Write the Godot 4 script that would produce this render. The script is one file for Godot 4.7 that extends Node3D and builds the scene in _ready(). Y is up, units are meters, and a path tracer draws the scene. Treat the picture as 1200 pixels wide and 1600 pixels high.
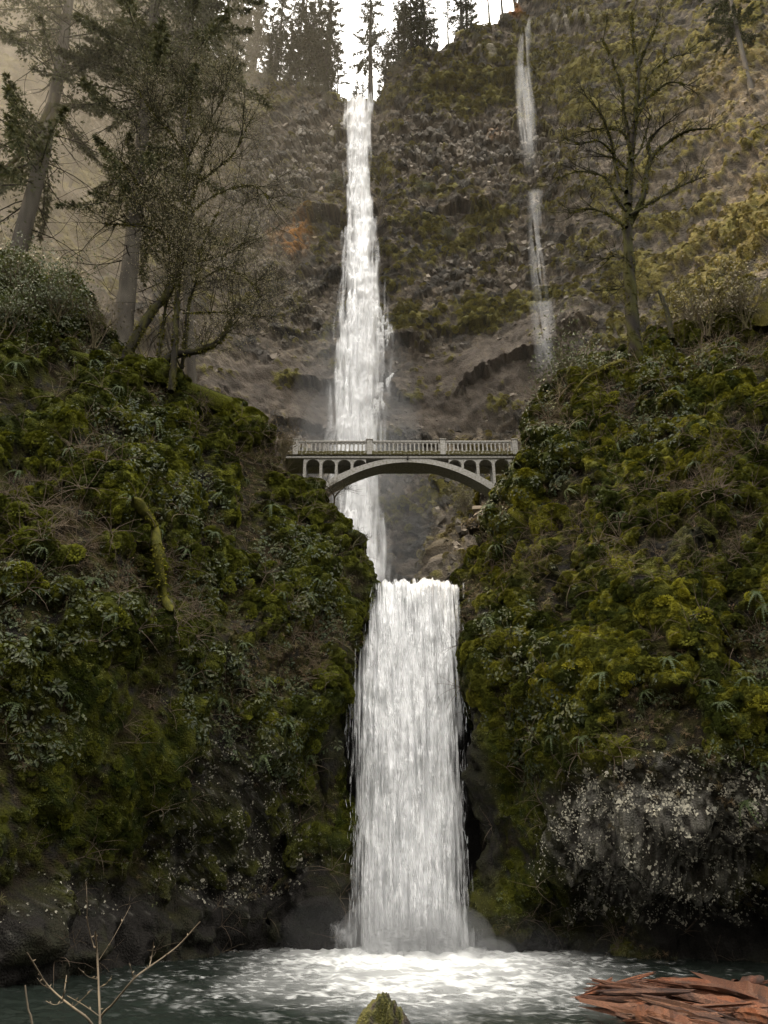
extends Node3D
# A two-tier waterfall in a mossy basalt gorge, crossed by an arched concrete footbridge.
# World: y up, pool surface at y = 0, camera above x = 0, z = 0 looking to -z and up. «d» below is the distance ahead (-z).

const EYE := 3.5
const CT := 0.906308
const ST := 0.422618
const FOC := 1164.0

var na: FastNoiseLite      # fractal
var nb: FastNoiseLite      # plain
var nc: FastNoiseLite      # cell distance
var nv: FastNoiseLite      # cell value
var rng := RandomNumberGenerator.new()
var mats := {}
var taken := {}

# ---------------------------------------------------------------- small helpers
func at(px: float, py: float, d: float) -> Vector3:      # where the sight line through a spot of the photograph is d metres ahead
	var u := (px - 600.0) / FOC
	var v := (800.0 - py) / FOC
	var den := CT - v * ST
	return Vector3(u * d / den, EYE + d * (v * CT + ST) / den, -d)

func pix(p: Vector3) -> Vector3:
	var y := p.y - EYE
	var dep := y * ST - p.z * CT
	if dep < 0.1:
		return Vector3(-9999, -9999, 0)
	return Vector3(600.0 + FOC * p.x / dep, 800.0 - FOC * (y * CT + p.z * ST) / dep, dep)

func lut(t: Array, x: float) -> float:                   # piecewise linear table [[x, y], ...]
	if x <= t[0][0]:
		return t[0][1]
	for k in range(1, t.size()):
		if x <= t[k][0]:
			return lerpf(t[k - 1][1], t[k][1], (x - t[k - 1][0]) / maxf(t[k][0] - t[k - 1][0], 1e-6))
	return t[-1][1]

func fb(x: float, y: float, z: float, f: float) -> float:
	return na.get_noise_3d(x * f, y * f, z * f)

func fp(x: float, y: float, z: float, f: float) -> float:
	return nb.get_noise_3d(x * f, y * f, z * f)

func noise_of(kind: int, seed_: int, oct := 1) -> FastNoiseLite:
	var n := FastNoiseLite.new()
	n.noise_type = kind
	n.seed = seed_
	n.frequency = 1.0
	n.fractal_type = FastNoiseLite.FRACTAL_FBM if oct > 1 else FastNoiseLite.FRACTAL_NONE
	n.fractal_octaves = oct
	return n

func numbered(called: String) -> String:
	taken[called] = taken.get(called, -1) + 1
	return called if taken[called] == 0 else "%s_%03d" % [called, taken[called]]

func tag(o: Node, label: String, category: String, group := "", kind := "") -> Node:
	if label:
		o.set_meta("label", label)
	if category:
		o.set_meta("category", category)
	if group:
		o.set_meta("group", group)
	if kind:
		o.set_meta("kind", kind)
	return o

func put(called: String, m: Mesh, parent: Node = null) -> MeshInstance3D:
	var o := MeshInstance3D.new()
	o.name = numbered(called) if parent == null else called
	o.mesh = m
	(self if parent == null else parent).add_child(o, true)
	return o

func base(called: String, where := Vector3.ZERO) -> Node3D:
	var o := Node3D.new()
	o.name = numbered(called)
	o.position = where
	add_child(o)
	return o

func noise_tex(f: float, oct: int, seed_: int, lo: float, hi: float, kind := FastNoiseLite.TYPE_SIMPLEX_SMOOTH) -> NoiseTexture2D:
	var t := NoiseTexture2D.new()
	t.width = 512
	t.height = 512
	t.seamless = true
	var n := noise_of(kind, seed_, oct)
	n.frequency = f
	t.noise = n
	var g := Gradient.new()
	g.set_color(0, Color(lo, lo, lo))
	g.set_color(1, Color(hi, hi, hi))
	t.color_ramp = g
	return t

func solid(c: Color, rough := 0.9, spec := 0.4) -> StandardMaterial3D:
	var m := StandardMaterial3D.new()
	m.albedo_color = c.linear_to_srgb()
	m.roughness = rough
	m.metallic_specular = spec
	return m

func tinted(rough := 0.95, spec := 0.35) -> StandardMaterial3D:
	var m := solid(Color.WHITE, rough, spec)
	m.vertex_color_use_as_albedo = true
	return m

func grained(rough: float, spec: float, scale: float, relief: float, lo := 0.72) -> StandardMaterial3D:
	var m := tinted(rough, spec)
	m.uv1_triplanar = true
	m.uv1_world_triplanar = true
	m.uv1_scale = Vector3.ONE * scale
	m.albedo_texture = noise_tex(0.03, 5, 7, lo, 1.0)
	m.heightmap_enabled = true
	m.heightmap_texture = noise_tex(0.025, 5, 11, 0.0, 1.0)
	m.heightmap_scale = relief
	return m

# ---------------------------------------------------------------- mesh builder
class Geo:
	var v := PackedVector3Array()
	var n := PackedVector3Array()
	var c := PackedColorArray()
	var ix := PackedInt32Array()

	func vert(p: Vector3, nn: Vector3, cc: Color) -> int:
		v.append(p); n.append(nn); c.append(cc)
		return v.size() - 1

	func face(a: Vector3, b: Vector3, d: Vector3, cc: Color) -> void:
		var nn := (d - a).cross(b - a)
		if nn.length_squared() < 1e-14:
			return
		nn = nn.normalized()
		var k := v.size()
		v.append(a); v.append(b); v.append(d)
		for q in 3:
			n.append(nn); c.append(cc)
		ix.append(k); ix.append(k + 1); ix.append(k + 2)

	func quad(a: Vector3, b: Vector3, d: Vector3, e: Vector3, cc: Color) -> void:   # round the outline, clockwise from outside
		face(a, b, d, cc); face(a, d, e, cc)

	func box(lo: Vector3, hi: Vector3, cc: Color, bev := 0.0) -> void:
		var m := (lo + hi) * 0.5
		var h := (hi - lo) * 0.5
		bev = minf(bev, minf(h.x, minf(h.y, h.z)) * 0.6)
		for ax in 3:
			for sg in [-1.0, 1.0]:
				var o := Vector3.ZERO; o[ax] = h[ax] * sg
				var e1 := Vector3.ZERO; e1[(ax + 1) % 3] = h[(ax + 1) % 3] - bev
				var e2 := Vector3.ZERO; e2[(ax + 2) % 3] = (h[(ax + 2) % 3] - bev) * sg
				quad(m + o - e1 - e2, m + o - e1 + e2, m + o + e1 + e2, m + o + e1 - e2, cc)
		if bev > 0.0:
			for ax in 3:
				var bx := (ax + 1) % 3
				var cx := (ax + 2) % 3
				for s1 in [-1.0, 1.0]:
					for s2 in [-1.0, 1.0]:
						var l := Vector3.ZERO; l[ax] = h[ax] - bev
						var p1 := Vector3.ZERO; p1[bx] = h[bx] * s1; p1[cx] = (h[cx] - bev) * s2
						var p2 := Vector3.ZERO; p2[bx] = (h[bx] - bev) * s1; p2[cx] = h[cx] * s2
						if s1 * s2 > 0:
							quad(m + p1 - l, m + p1 + l, m + p2 + l, m + p2 - l, cc)
						else:
							quad(m + p1 + l, m + p1 - l, m + p2 - l, m + p2 + l, cc)

	func tube(pts: PackedVector3Array, rad: PackedFloat32Array, sides: int, c1: Color, c2: Color, noise: FastNoiseLite = null, nf := 2.0, lump := 0.0, bias := 0.0) -> void:
		var first := v.size()
		var m := pts.size()
		var side := Vector3.ZERO
		for k in m:
			var dir := (pts[mini(k + 1, m - 1)] - pts[maxi(k - 1, 0)]).normalized()
			if k == 0:
				side = dir.cross(Vector3(0.13, 0.31, 0.94) if absf(dir.z) < 0.9 else Vector3.RIGHT).normalized()
			side = (side - dir * side.dot(dir)).normalized()
			var up := dir.cross(side)
			for q in sides:
				var a := TAU * q / sides
				var o := side * cos(a) + up * sin(a)
				var r := rad[k]
				var w := 0.0
				if noise:
					var s := pts[k] * nf + o * 0.6
					w = noise.get_noise_3dv(s)
					r *= 1.0 + lump * noise.get_noise_3dv(s * 1.7 + Vector3(9, 3, 1))
				v.append(pts[k] + o * r); n.append(o)
				c.append(c1.lerp(c2, smoothstep(-0.15, 0.2, w + bias)))
		for k in m - 1:
			for q in sides:
				var a0 := first + k * sides + q
				var a1 := first + k * sides + (q + 1) % sides
				ix.append_array([a0, a0 + sides, a1, a1, a0 + sides, a1 + sides])

	func commit(mat: Material) -> ArrayMesh:
		var arr := []
		arr.resize(Mesh.ARRAY_MAX)
		arr[Mesh.ARRAY_VERTEX] = v; arr[Mesh.ARRAY_NORMAL] = n; arr[Mesh.ARRAY_COLOR] = c; arr[Mesh.ARRAY_INDEX] = ix
		var me := ArrayMesh.new()
		me.add_surface_from_arrays(Mesh.PRIMITIVE_TRIANGLES, arr)
		me.surface_set_material(0, mat)
		return me

# ---------------------------------------------------------------- rock sheets
class Sheet:
	var nx := 0
	var ny := 0
	var p := PackedVector3Array()
	var n := PackedVector3Array()
	var c := PackedColorArray()
	var moss := PackedFloat32Array()     # how mossy, how leafy, how rocky each spot is: where plants take hold
	var rock := PackedFloat32Array()
	var pale := PackedFloat32Array()
	var cells := {}
	var zones := []                      # [kind, centre, rx, ry, strength]

func sheet(nx: int, ny: int) -> Sheet:
	var s := Sheet.new()
	s.nx = nx
	s.ny = ny
	for a in [s.p, s.n, s.c, s.moss, s.rock, s.pale]:
		pass
	s.p.resize(nx * ny); s.n.resize(nx * ny); s.c.resize(nx * ny)
	s.moss.resize(nx * ny); s.rock.resize(nx * ny); s.pale.resize(nx * ny)
	return s

func set_normals(s: Sheet) -> void:
	for j in s.ny:
		for i in s.nx:
			var a := s.p[j * s.nx + mini(i + 1, s.nx - 1)] - s.p[j * s.nx + maxi(i - 1, 0)]
			var b := s.p[mini(j + 1, s.ny - 1) * s.nx + i] - s.p[maxi(j - 1, 0) * s.nx + i]
			s.n[j * s.nx + i] = a.cross(b).normalized()

func index_cells(s: Sheet) -> void:
	s.cells.clear()
	for k in s.p.size():
		var q := pix(s.p[k])
		if q.z < 1.0 or q.x < -160 or q.x > 1360 or q.y < -160 or q.y > 1760:
			continue
		var key := Vector2i(int(q.x / 8.0 + 100), int(q.y / 8.0 + 100))
		if not s.cells.has(key) or pix(s.p[s.cells[key]]).z > q.z:
			s.cells[key] = k

func pick(s: Sheet, px: float, py: float) -> int:
	var c0 := Vector2i(int(px / 8.0 + 100), int(py / 8.0 + 100))
	for r in 14:
		var best := -1
		for a in range(-r, r + 1):
			for b in range(-r, r + 1):
				if maxi(absi(a), absi(b)) == r and s.cells.has(c0 + Vector2i(a, b)):
					best = s.cells[c0 + Vector2i(a, b)]
		if best >= 0:
			return best
	return -1

func add_zones(s: Sheet, list: Array) -> void:
	for z in list:
		var k := pick(s, z[1], z[2])
		if k < 0:
			continue
		var dep := pix(s.p[k]).z / FOC
		s.zones.append([z[0], s.p[k], z[3] * dep, z[4] * dep * 1.1, z[5]])

func mesh_of(s: Sheet, mat: Material) -> ArrayMesh:
	var ix := PackedInt32Array()
	ix.resize((s.nx - 1) * (s.ny - 1) * 6)
	var k := 0
	for j in s.ny - 1:
		for i in s.nx - 1:
			var a := j * s.nx + i
			ix[k] = a; ix[k + 1] = a + s.nx; ix[k + 2] = a + 1
			ix[k + 3] = a + 1; ix[k + 4] = a + s.nx; ix[k + 5] = a + s.nx + 1
			k += 6
	var arr := []
	arr.resize(Mesh.ARRAY_MAX)
	arr[Mesh.ARRAY_VERTEX] = s.p; arr[Mesh.ARRAY_NORMAL] = s.n; arr[Mesh.ARRAY_COLOR] = s.c; arr[Mesh.ARRAY_INDEX] = ix
	var me := ArrayMesh.new()
	me.add_surface_from_arrays(Mesh.PRIMITIVE_TRIANGLES, arr)
	me.surface_set_material(0, mat)
	return me

func zone_weights(s: Sheet, x: float, y: float, wob: float) -> PackedFloat32Array:
	var w := PackedFloat32Array([0, 0, 0, 0, 0, 0, 0, 0])
	for z in s.zones:
		var dx: float = (x - z[1].x) / z[2]
		var dy: float = (y - z[1].y) / z[3]
		var r := dx * dx + dy * dy
		if r < 4.0:
			var f: float = smoothstep(1.35, 0.45, sqrt(r) + wob) * z[4]
			w[z[0]] = maxf(w[z[0]], f)
	return w

# ---- the left and right bluffs: rows of plan curves that face the camera, round the corner and run back into the gorge
func left_d(x: float, y: float) -> float:
	var d := lerpf(25.0, 35.4, smoothstep(-14.5, -1.0, x)) + minf(0.0, x + 14.5) * 0.35
	d += 4.6 * smoothstep(8.5, 2.0, y) * smoothstep(-14.0, -9.0, x) * smoothstep(-1.5, -5.0, x)
	d += 0.4 * clampf(y - 12.0, 0, 14) + 0.52 * maxf(0.0, y - 26.0)
	return d

func right_d(x: float, y: float) -> float:
	var d := lerpf(35.8, 28.2, smoothstep(3.6, 11.5, x)) - maxf(0.0, x - 11.5) * 0.3
	d += 5.6 * smoothstep(5.0, 1.2, y + 0.32 * maxf(0.0, 9.0 - x)) * smoothstep(4.6, 8.5, x)
	d += 0.4 * clampf(y - 11.0, 0, 15) + 0.5 * maxf(0.0, y - 26.0)
	return d

func bluff(left: bool, edge_px: Array, y_top: float) -> Sheet:
	var table := []
	for e in edge_px:
		var d := 18.0
		var q := Vector3.ZERO
		while d < 80.0:
			q = at(e[0], e[1], d)
			if d >= (left_d(q.x, q.y) if left else right_d(q.x, q.y)):
				break
			d += 0.1
		table.append([q.y, q.x])
	table.sort_custom(func(a, b): return a[0] < b[0])
	var nx := 460
	var ny := 470
	var s := sheet(nx, ny)
	var sg := 1.0 if left else -1.0
	for j in ny:
		var y := lerpf(-2.0, y_top, float(j) / (ny - 1))
		var xe := lut(table, y)
		var far := lerpf(-17.5, -42.0, smoothstep(0, y_top, y)) if left else lerpf(20.0, 44.0, smoothstep(0, y_top, y))
		var rad := 1.3
		var xc := xe - sg * rad
		if (xc - far) * sg < 2.0:
			far = xc - 2.0 * sg
		for i in nx:
			var t := float(i) / (nx - 1)
			if not left:
				t = 1.0 - t
			var p := Vector3.ZERO
			if t < 0.74:
				var x := lerpf(far, xc, t / 0.74)
				p = Vector3(x, y, -(left_d(x, y) if left else right_d(x, y)))
			else:
				var dc := (left_d(xc, y) if left else right_d(xc, y))
				if t < 0.86:
					var a := (t - 0.74) / 0.12 * 1.85
					p = Vector3(xc + sg * rad * sin(a), y, -(dc + rad - rad * cos(a)))
				else:
					var a := 1.85
					var b := pow((t - 0.86) / 0.14, 1.8)
					p = Vector3(xc + sg * rad * sin(a) - sg * 6.5 * b, y, -(dc + rad - rad * cos(a) + 22.0 * b))
			s.p[j * nx + i] = p
	set_normals(s)
	index_cells(s)
	return s

const MOSS_A := Color(0.25, 0.235, 0.026)
const MOSS_B := Color(0.115, 0.118, 0.018)
const MOSS_C := Color(0.045, 0.055, 0.011)
const SOIL := Color(0.046, 0.036, 0.020)
const ROCK := Color(0.045, 0.042, 0.037)
const PALE := Color(0.36, 0.34, 0.29)
const DRY := Color(0.15, 0.105, 0.055)

func dress(s: Sheet, row: Callable) -> void:            # fills relief, colour and growth row by row on all cores
	var got := []
	got.resize(s.ny)
	var id := WorkerThreadPool.add_group_task(func(j: int) -> void: got[j] = row.call(j), s.ny)
	WorkerThreadPool.wait_for_group_task_completion(id)
	s.p = PackedVector3Array()
	s.c = PackedColorArray()
	s.moss = PackedFloat32Array()
	s.rock = PackedFloat32Array()
	s.pale = PackedFloat32Array()
	for g in got:
		s.p.append_array(g[0]); s.c.append_array(g[1]); s.moss.append_array(g[2]); s.rock.append_array(g[3]); s.pale.append_array(g[4])
	set_normals(s)
	index_cells(s)

func blank_row(nx: int) -> Array:
	var a := PackedVector3Array(); a.resize(nx)
	var b := PackedColorArray(); b.resize(nx)
	var c := PackedFloat32Array(); c.resize(nx)
	return [a, b, c, c.duplicate(), c.duplicate()]

func dress_bluff(s: Sheet, left: bool) -> void:
	dress(s, func(j: int) -> Array: return bluff_row(s, left, j))

func bluff_row(s: Sheet, left: bool, j: int) -> Array:
	var sx := 3.0 if left else 71.0
	var row := blank_row(s.nx)
	var op: PackedVector3Array = row[0]
	var oc: PackedColorArray = row[1]
	var om: PackedFloat32Array = row[2]
	var orr: PackedFloat32Array = row[3]
	var ol: PackedFloat32Array = row[4]
	for i in s.nx:
		var k := j * s.nx + i
		var p := s.p[k]
		var x := p.x + sx
		var y := p.y
		var z := p.z
		var seen_at := pix(p)
		if seen_at.x < -110 or seen_at.x > 1310 or seen_at.y > 1720:      # beside the view: plain moss
			op[i] = p + s.n[k] * 1.2 * fb(x, y, z, 0.09)
			oc[i] = MOSS_B
			continue
		var wob := 0.35 * fb(x, y, z, 0.45)
		var w := zone_weights(s, p.x, y, wob)
		# kinds: 0 bare rock, 1 pale lichen, 2 bright cushions, 3 soil and litter, 4 wet black rock, 5 velvet moss, 6 leafy cover
		var big := fb(x, y, z, 0.09)
		var mid := fb(x, y * 0.8, z, 0.33)
		var fine := fb(x, y, z, 1.9)
		var lum := 1.0 - pow(clampf(nc.get_noise_3d(x * 1.15, y * 1.35, z * 1.15) + 1.0, 0, 1.2), 2.0)
		var lum2 := 1.0 - pow(clampf(nc.get_noise_3d(x * 2.9 + 40, y * 3.2, z * 2.9) + 1.0, 0, 1.2), 2.0)
		var tone := nv.get_noise_3d(x * 1.15, y * 1.35, z * 1.15)
		var tone2 := nv.get_noise_3d(x * 2.9 + 40, y * 3.2, z * 2.9)
		var bare := clampf(maxf(w[0], maxf(w[1], w[4])), 0, 1)
		var smooth_ := clampf(w[5], 0, 1)
		var patch := smoothstep(0.02, 0.2, mid + 0.22 * tone + 0.12 * fine + 0.25 * w[2] - 0.35 * bare - 0.18 * w[3] + 0.2)
		var d := 1.6 * big + 1.15 * mid + 0.5 * absf(fp(x, y * 0.6, z, 0.5))
		d += (0.85 * lum * (0.3 + 0.7 * patch)) * (1.0 - 0.88 * smooth_) * (1.0 - 0.6 * bare)
		d += 0.24 * lum2 * (1.0 - 0.5 * smooth_)
		d += 0.09 * fine
		if bare > 0.05:
			d += bare * (0.45 * fp(x, y, z, 0.8) + 0.25 * (0.5 - nc.get_noise_3d(x * 1.8, y * 1.8, z * 1.8 + 7.0)))
		op[i] = p + s.n[k] * d * 0.8
		var col := SOIL.lerp(ROCK, smoothstep(-0.1, 0.25, fb(x + 50, y, z, 0.7)))
		col = col.lerp(Color(0.062, 0.064, 0.016), 0.85 * smoothstep(-0.25, 0.15, fine + 0.5 * tone2))
		col = col.lerp(DRY, 0.6 * smoothstep(0.05, 0.3, fp(x, y + 30, z, 3.1)) * (0.25 + 0.75 * w[3]))
		var green := MOSS_C.lerp(MOSS_B, smoothstep(-0.5, 0.6, tone + 0.8 * fine))
		green = green.lerp(MOSS_A, clampf(smoothstep(0.1, 0.9, tone2 + 0.7 * fine + 0.5 * tone) * (0.25 + 0.75 * w[2]), 0, 1))
		if left:
			green = green.lerp(Color(green.g * 0.75, green.g * 0.92, green.b), 0.35)
		var velvet := Color(0.030, 0.040, 0.006).lerp(Color(0.085, 0.090, 0.011), smoothstep(-0.3, 0.4, fine + 0.4 * tone2))
		green = green.lerp(velvet, smooth_)
		var cover := maxf(patch, smooth_ * smoothstep(-0.35, 0.0, mid + fine * 0.5))
		cover *= 1.0 - 0.9 * clampf(maxf(w[4], w[1] * 0.9), 0, 1)
		col = col.lerp(ROCK, clampf(w[4] + 0.6 * w[0], 0, 1))
		col = col.lerp(green, cover)
		if w[1] > 0.03:
			var lich := 0.85 * smoothstep(0.38, 0.7, w[1] * 0.55 + 0.3 * tone2 + 0.5 * fp(x, y, z * 0.5, 5.0) + 0.2 * fine)
			col = col.lerp(ROCK, w[1] * 0.7 * (1.0 - lich))
			col = col.lerp(PALE.lerp(Color(0.2, 0.19, 0.17), clampf(0.5 + tone2, 0, 1)), lich)
		oc[i] = col
		om[i] = cover
		orr[i] = clampf(bare + w[5], 0, 1)
		ol[i] = w[1]
	return [op, oc, om, orr, ol]

# ---- the far amphitheatre wall
func wall_sheet() -> Sheet:
	var plan := [[-118.0, 58.0], [-88.0, 88.0], [-48.0, 111.0], [-14.0, 116.0], [8.0, 115.5], [24.0, 113.0], [38.0, 104.0], [49.0, 90.0], [57.0, 72.0], [62.0, 52.0], [66.0, 28.0]]
	var lean := [0.45, 0.42, 0.2, 0.05, 0.03, 0.05, 0.15, 0.3, 0.42, 0.5, 0.5]
	var skyline := [[-300, -160], [0, -120], [120, -90], [230, -50], [290, 20], [320, 72], [345, 96], [420, 122], [480, 136], [520, 150], [536, 160], [592, 158], [603, 122], [625, 97], [640, 84], [700, 72], [715, 62], [735, 55], [765, 38], [800, 18], [815, -8], [840, -50], [900, -130], [1200, -260], [1600, -300]]
	var nx := 600
	var ny := 460
	var s := sheet(nx, ny)
	var crv := Curve3D.new()
	for k in plan.size():
		var prev: Array = plan[maxi(k - 1, 0)]
		var nxt: Array = plan[mini(k + 1, plan.size() - 1)]
		var tn := Vector3(nxt[0] - prev[0], 0, -(nxt[1] - prev[1])) / 6.0
		crv.add_point(Vector3(plan[k][0], 0, -plan[k][1]), -tn, tn)
	for i in nx:
		var a := float(i) / (nx - 1)
		var f := a * (plan.size() - 1)
		var k := mini(int(f), plan.size() - 2)
		var q := crv.sample(k, f - k)
		var ln := lerpf(lean[k], lean[k + 1], f - k)
		var away := Vector3(q.x, 0, q.z + 50.0).normalized()
		var top := 60.0
		while top < 300.0:
			var v := pix(q + away * ln * (top - 80.0) + Vector3.UP * top)
			if v.y < lut(skyline, v.x):
				break
			top += 0.4
		for j in ny:
			var t := float(j) / (ny - 1)
			var p := Vector3.ZERO
			if t < 0.94:
				var y := lerpf(26.0, top, t / 0.94)
				p = q + away * ln * (y - 80.0) + Vector3.UP * y
				p -= away * maxf(0.0, 66.0 - y) * 0.75 * smoothstep(3.0, 12.0, q.x)
			else:
				var b := (t - 0.94) / 0.06
				p = q + away * (ln * (top - 80.0) + 45.0 * b) + Vector3.UP * (top - 1.5 * b)
			s.p[j * nx + i] = p
	set_normals(s)
	index_cells(s)
	return s

func dress_wall(s: Sheet) -> void:
	dress(s, func(j: int) -> Array: return wall_row(s, j))

func wall_row(s: Sheet, j: int) -> Array:
	var row := blank_row(s.nx)
	var op: PackedVector3Array = row[0]
	var oc: PackedColorArray = row[1]
	var om: PackedFloat32Array = row[2]
	var orr: PackedFloat32Array = row[3]
	var osl: PackedFloat32Array = row[4]
	var beds := [[60.0, 2.5], [72.0, 2.2], [84.0, 3.2], [97.0, 2.6], [113.0, 1.6], [128.5, 4.0], [146.0, 1.5], [170.0, 1.5], [220.0, 0.0]]
	for i in s.nx:
		var k := j * s.nx + i
		var p := s.p[k]
		var x := p.x
		var y := p.y
		var z := p.z
		var seen_at := pix(p)
		if seen_at.x < -110 or seen_at.x > 1310 or seen_at.y > 960 or seen_at.y < -260:
			op[i] = p + s.n[k] * 3.0 * fb(x, y * 1.2, z, 0.025)
			oc[i] = Color(0.10, 0.09, 0.06)
			continue
		var wob := 0.4 * fb(x, y, z, 0.07)
		var w := zone_weights(s, x, y, wob)
		# kinds: 0 rubble rock, 1 smooth slab, 2 moss, 3 orange stain, 4 dry grassy slope, 5 dark wet, 6 pale columns, 7 orange leaves
		var big := fb(x, y * 1.2, z, 0.025)
		var mid := fb(x, y * 1.5, z, 0.09)
		var fine := fb(x, y, z, 0.6)
		var slope := smoothstep(34.0, 46.0, x + 0.05 * (y - 100.0))     # the right flank: no beds, mossy ribs instead
		var cell := nc.get_noise_3d(x * 0.42 + 0.5 * mid, y * 0.55, z * 0.42) + 1.0
		var cell2 := nc.get_noise_3d(x * 1.3 + 9, y * 1.5, z * 1.3) + 1.0
		var tone := nv.get_noise_3d(x * 0.42 + 0.5 * mid, y * 0.55, z * 0.42)
		var tone2 := nv.get_noise_3d(x * 1.3 + 9, y * 1.5, z * 1.3)
		var d := 3.0 * big + 1.6 * mid
		var yw := y + 9.0 * fb(x, y * 0.3, z, 0.02) + 5.0 * mid + 1.6 * fine - 0.06 * x
		var bed := 0.0
		for b in beds.size() - 1:
			if yw >= beds[b][0] and yw < beds[b + 1][0]:
				var f: float = (yw - beds[b][0]) / (beds[b + 1][0] - beds[b][0])
				bed = beds[b][1] * pow(1.0 - f, 1.3) * smoothstep(0.0, 0.05, f) * smoothstep(-0.28, 0.25, fb(x, b * 40.0, z, 0.035))
		d += bed * (1.0 - slope)
		var rub := clampf(w[0], 0, 1)
		var slab := clampf(w[1], 0, 1)
		d += (0.35 + 0.5 * rub) * (1.0 - slab * 0.85) * (1.0 - 0.75 * slope) * (0.5 - cell) + (0.7 + 0.6 * rub) * (1.0 - slab * 0.8) * (1.0 - 0.6 * slope) * tone
		d += (0.35 + 0.2 * rub) * (1.0 - slab * 0.6) * (0.5 - cell2) + (0.28 + 0.2 * rub) * (1.0 - slab * 0.8) * tone2 + 0.55 * fine * (1.0 - 0.5 * slab)
		var ribs := 0.0
		if slope > 0.01:
			var u := z * 0.30 + y * 0.30                       # moss hangs down the flank in long swags
			var v := z * 0.30 - y * 0.30
			ribs = na.get_noise_3d(u * 0.9 + 0.8 * mid, v * 0.28, x * 0.12)
			d += slope * (1.0 * ribs + 0.6 * fb(x, y, z, 0.3))
		if w[6] > 0.1:
			d += w[6] * 0.7 * absf(sin(x * 2.2 + 2.0 * mid))
		op[i] = p + s.n[k] * d
		var col := Color(0.105, 0.090, 0.074).lerp(Color(0.20, 0.165, 0.13), smoothstep(-0.5, 0.7, tone2 + 1.2 * fine))
		col = col.lerp(Color(0.05, 0.046, 0.041), smoothstep(0.0, 0.7, tone - 0.2 * mid + 0.5 * fine))
		col = col.lerp(Color(0.23, 0.205, 0.175), rub * smoothstep(0.1, 0.9, tone2 + 0.5 * tone))
		col = col.lerp(Color(0.085, 0.070, 0.060).lerp(Color(0.135, 0.112, 0.094), smoothstep(-0.25, 0.3, fine)), slab * 0.85)
		var green := smoothstep(0.02, 0.25, mid * 0.9 + 0.55 * fine + 0.25 * tone2 - 0.13 + 0.5 * w[2] - 0.3 * rub - 0.4 * slab - 0.3 * w[5] + 0.12 * slope + 0.25 * slope * ribs)
		var gc := Color(0.060, 0.060, 0.02).lerp(Color(0.15, 0.135, 0.03), smoothstep(-0.4, 0.5, tone2 + fine + 0.4 * w[2]))
		gc = gc.lerp(Color(0.21, 0.18, 0.048), slope * smoothstep(-0.05, 0.35, ribs + 0.8 * fine) * 0.85)
		col = col.lerp(gc, green * 0.9)
		col = col.lerp(Color(0.21, 0.16, 0.095), clampf(w[4], 0, 1) * smoothstep(-0.2, 0.2, fine + 0.3 * tone) * 0.7)
		col = col.lerp(Color(0.36, 0.165, 0.04), w[3] * smoothstep(-0.25, 0.2, fine + 0.3 * mid))
		col = col.lerp(Color(0.32, 0.29, 0.25), w[6] * smoothstep(-0.1, 0.3, fine + 0.4 * sin(x * 2.2 + 2.0 * mid)))
		col = col.lerp(Color(0.24, 0.10, 0.035), w[7])
		col = Color(col.r * 1.22, col.g * 1.22, col.b * 1.19)
		oc[i] = col
		om[i] = green
		orr[i] = rub
		osl[i] = clampf(slab + 0.8 * slope, 0, 1)
	return [op, oc, om, orr, osl]

# ---------------------------------------------------------------- scattered growth
func scatter(called: String, label: String, category: String, me: Mesh, spots: Array) -> void:     # spots: [Transform3D, Color]
	var mm := MultiMesh.new()
	mm.transform_format = MultiMesh.TRANSFORM_3D
	mm.use_colors = true
	mm.mesh = me
	mm.instance_count = spots.size()
	for k in spots.size():
		mm.set_instance_transform(k, spots[k][0])
		mm.set_instance_color(k, spots[k][1])
	var o := MultiMeshInstance3D.new()
	o.name = numbered(called)
	o.multimesh = mm
	add_child(o)
	tag(o, label, category, "", "stuff")

func basis_on(nrm: Vector3, up_share: float, size: Vector3) -> Basis:
	var y := nrm.lerp(Vector3.UP, up_share).normalized()
	var x := y.cross(Vector3(rng.randf_range(-1, 1), rng.randf_range(-1, 1), rng.randf_range(-1, 1))).normalized()
	return Basis(x * size.x, y * size.y, x.cross(y) * size.z)

func cushion_mesh() -> ArrayMesh:
	var g := Geo.new()
	var r := RandomNumberGenerator.new()
	r.seed = 5
	for k in 150:
		var h := r.randf_range(-0.15, 1.0)
		var a := r.randf() * TAU
		var rr := sqrt(maxf(0.0, 1.0 - h * h))
		var o := Vector3(cos(a) * rr, h, sin(a) * rr)
		var t := o.cross(Vector3(r.randf_range(-1, 1), r.randf_range(-1, 1), r.randf_range(-1, 1))).normalized()
		var b := o * 0.78
		var l := 0.17
		var tip := o * r.randf_range(0.95, 1.12) + t.cross(o) * r.randf_range(-0.15, 0.15)
		var c := Color.WHITE * r.randf_range(0.75, 1.1)
		g.face(b - t * l, tip, b + t * l, c)
		g.face(b + t.cross(o) * l, tip, b - t.cross(o) * l, c)
	return g.commit(mats.moss)

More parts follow.
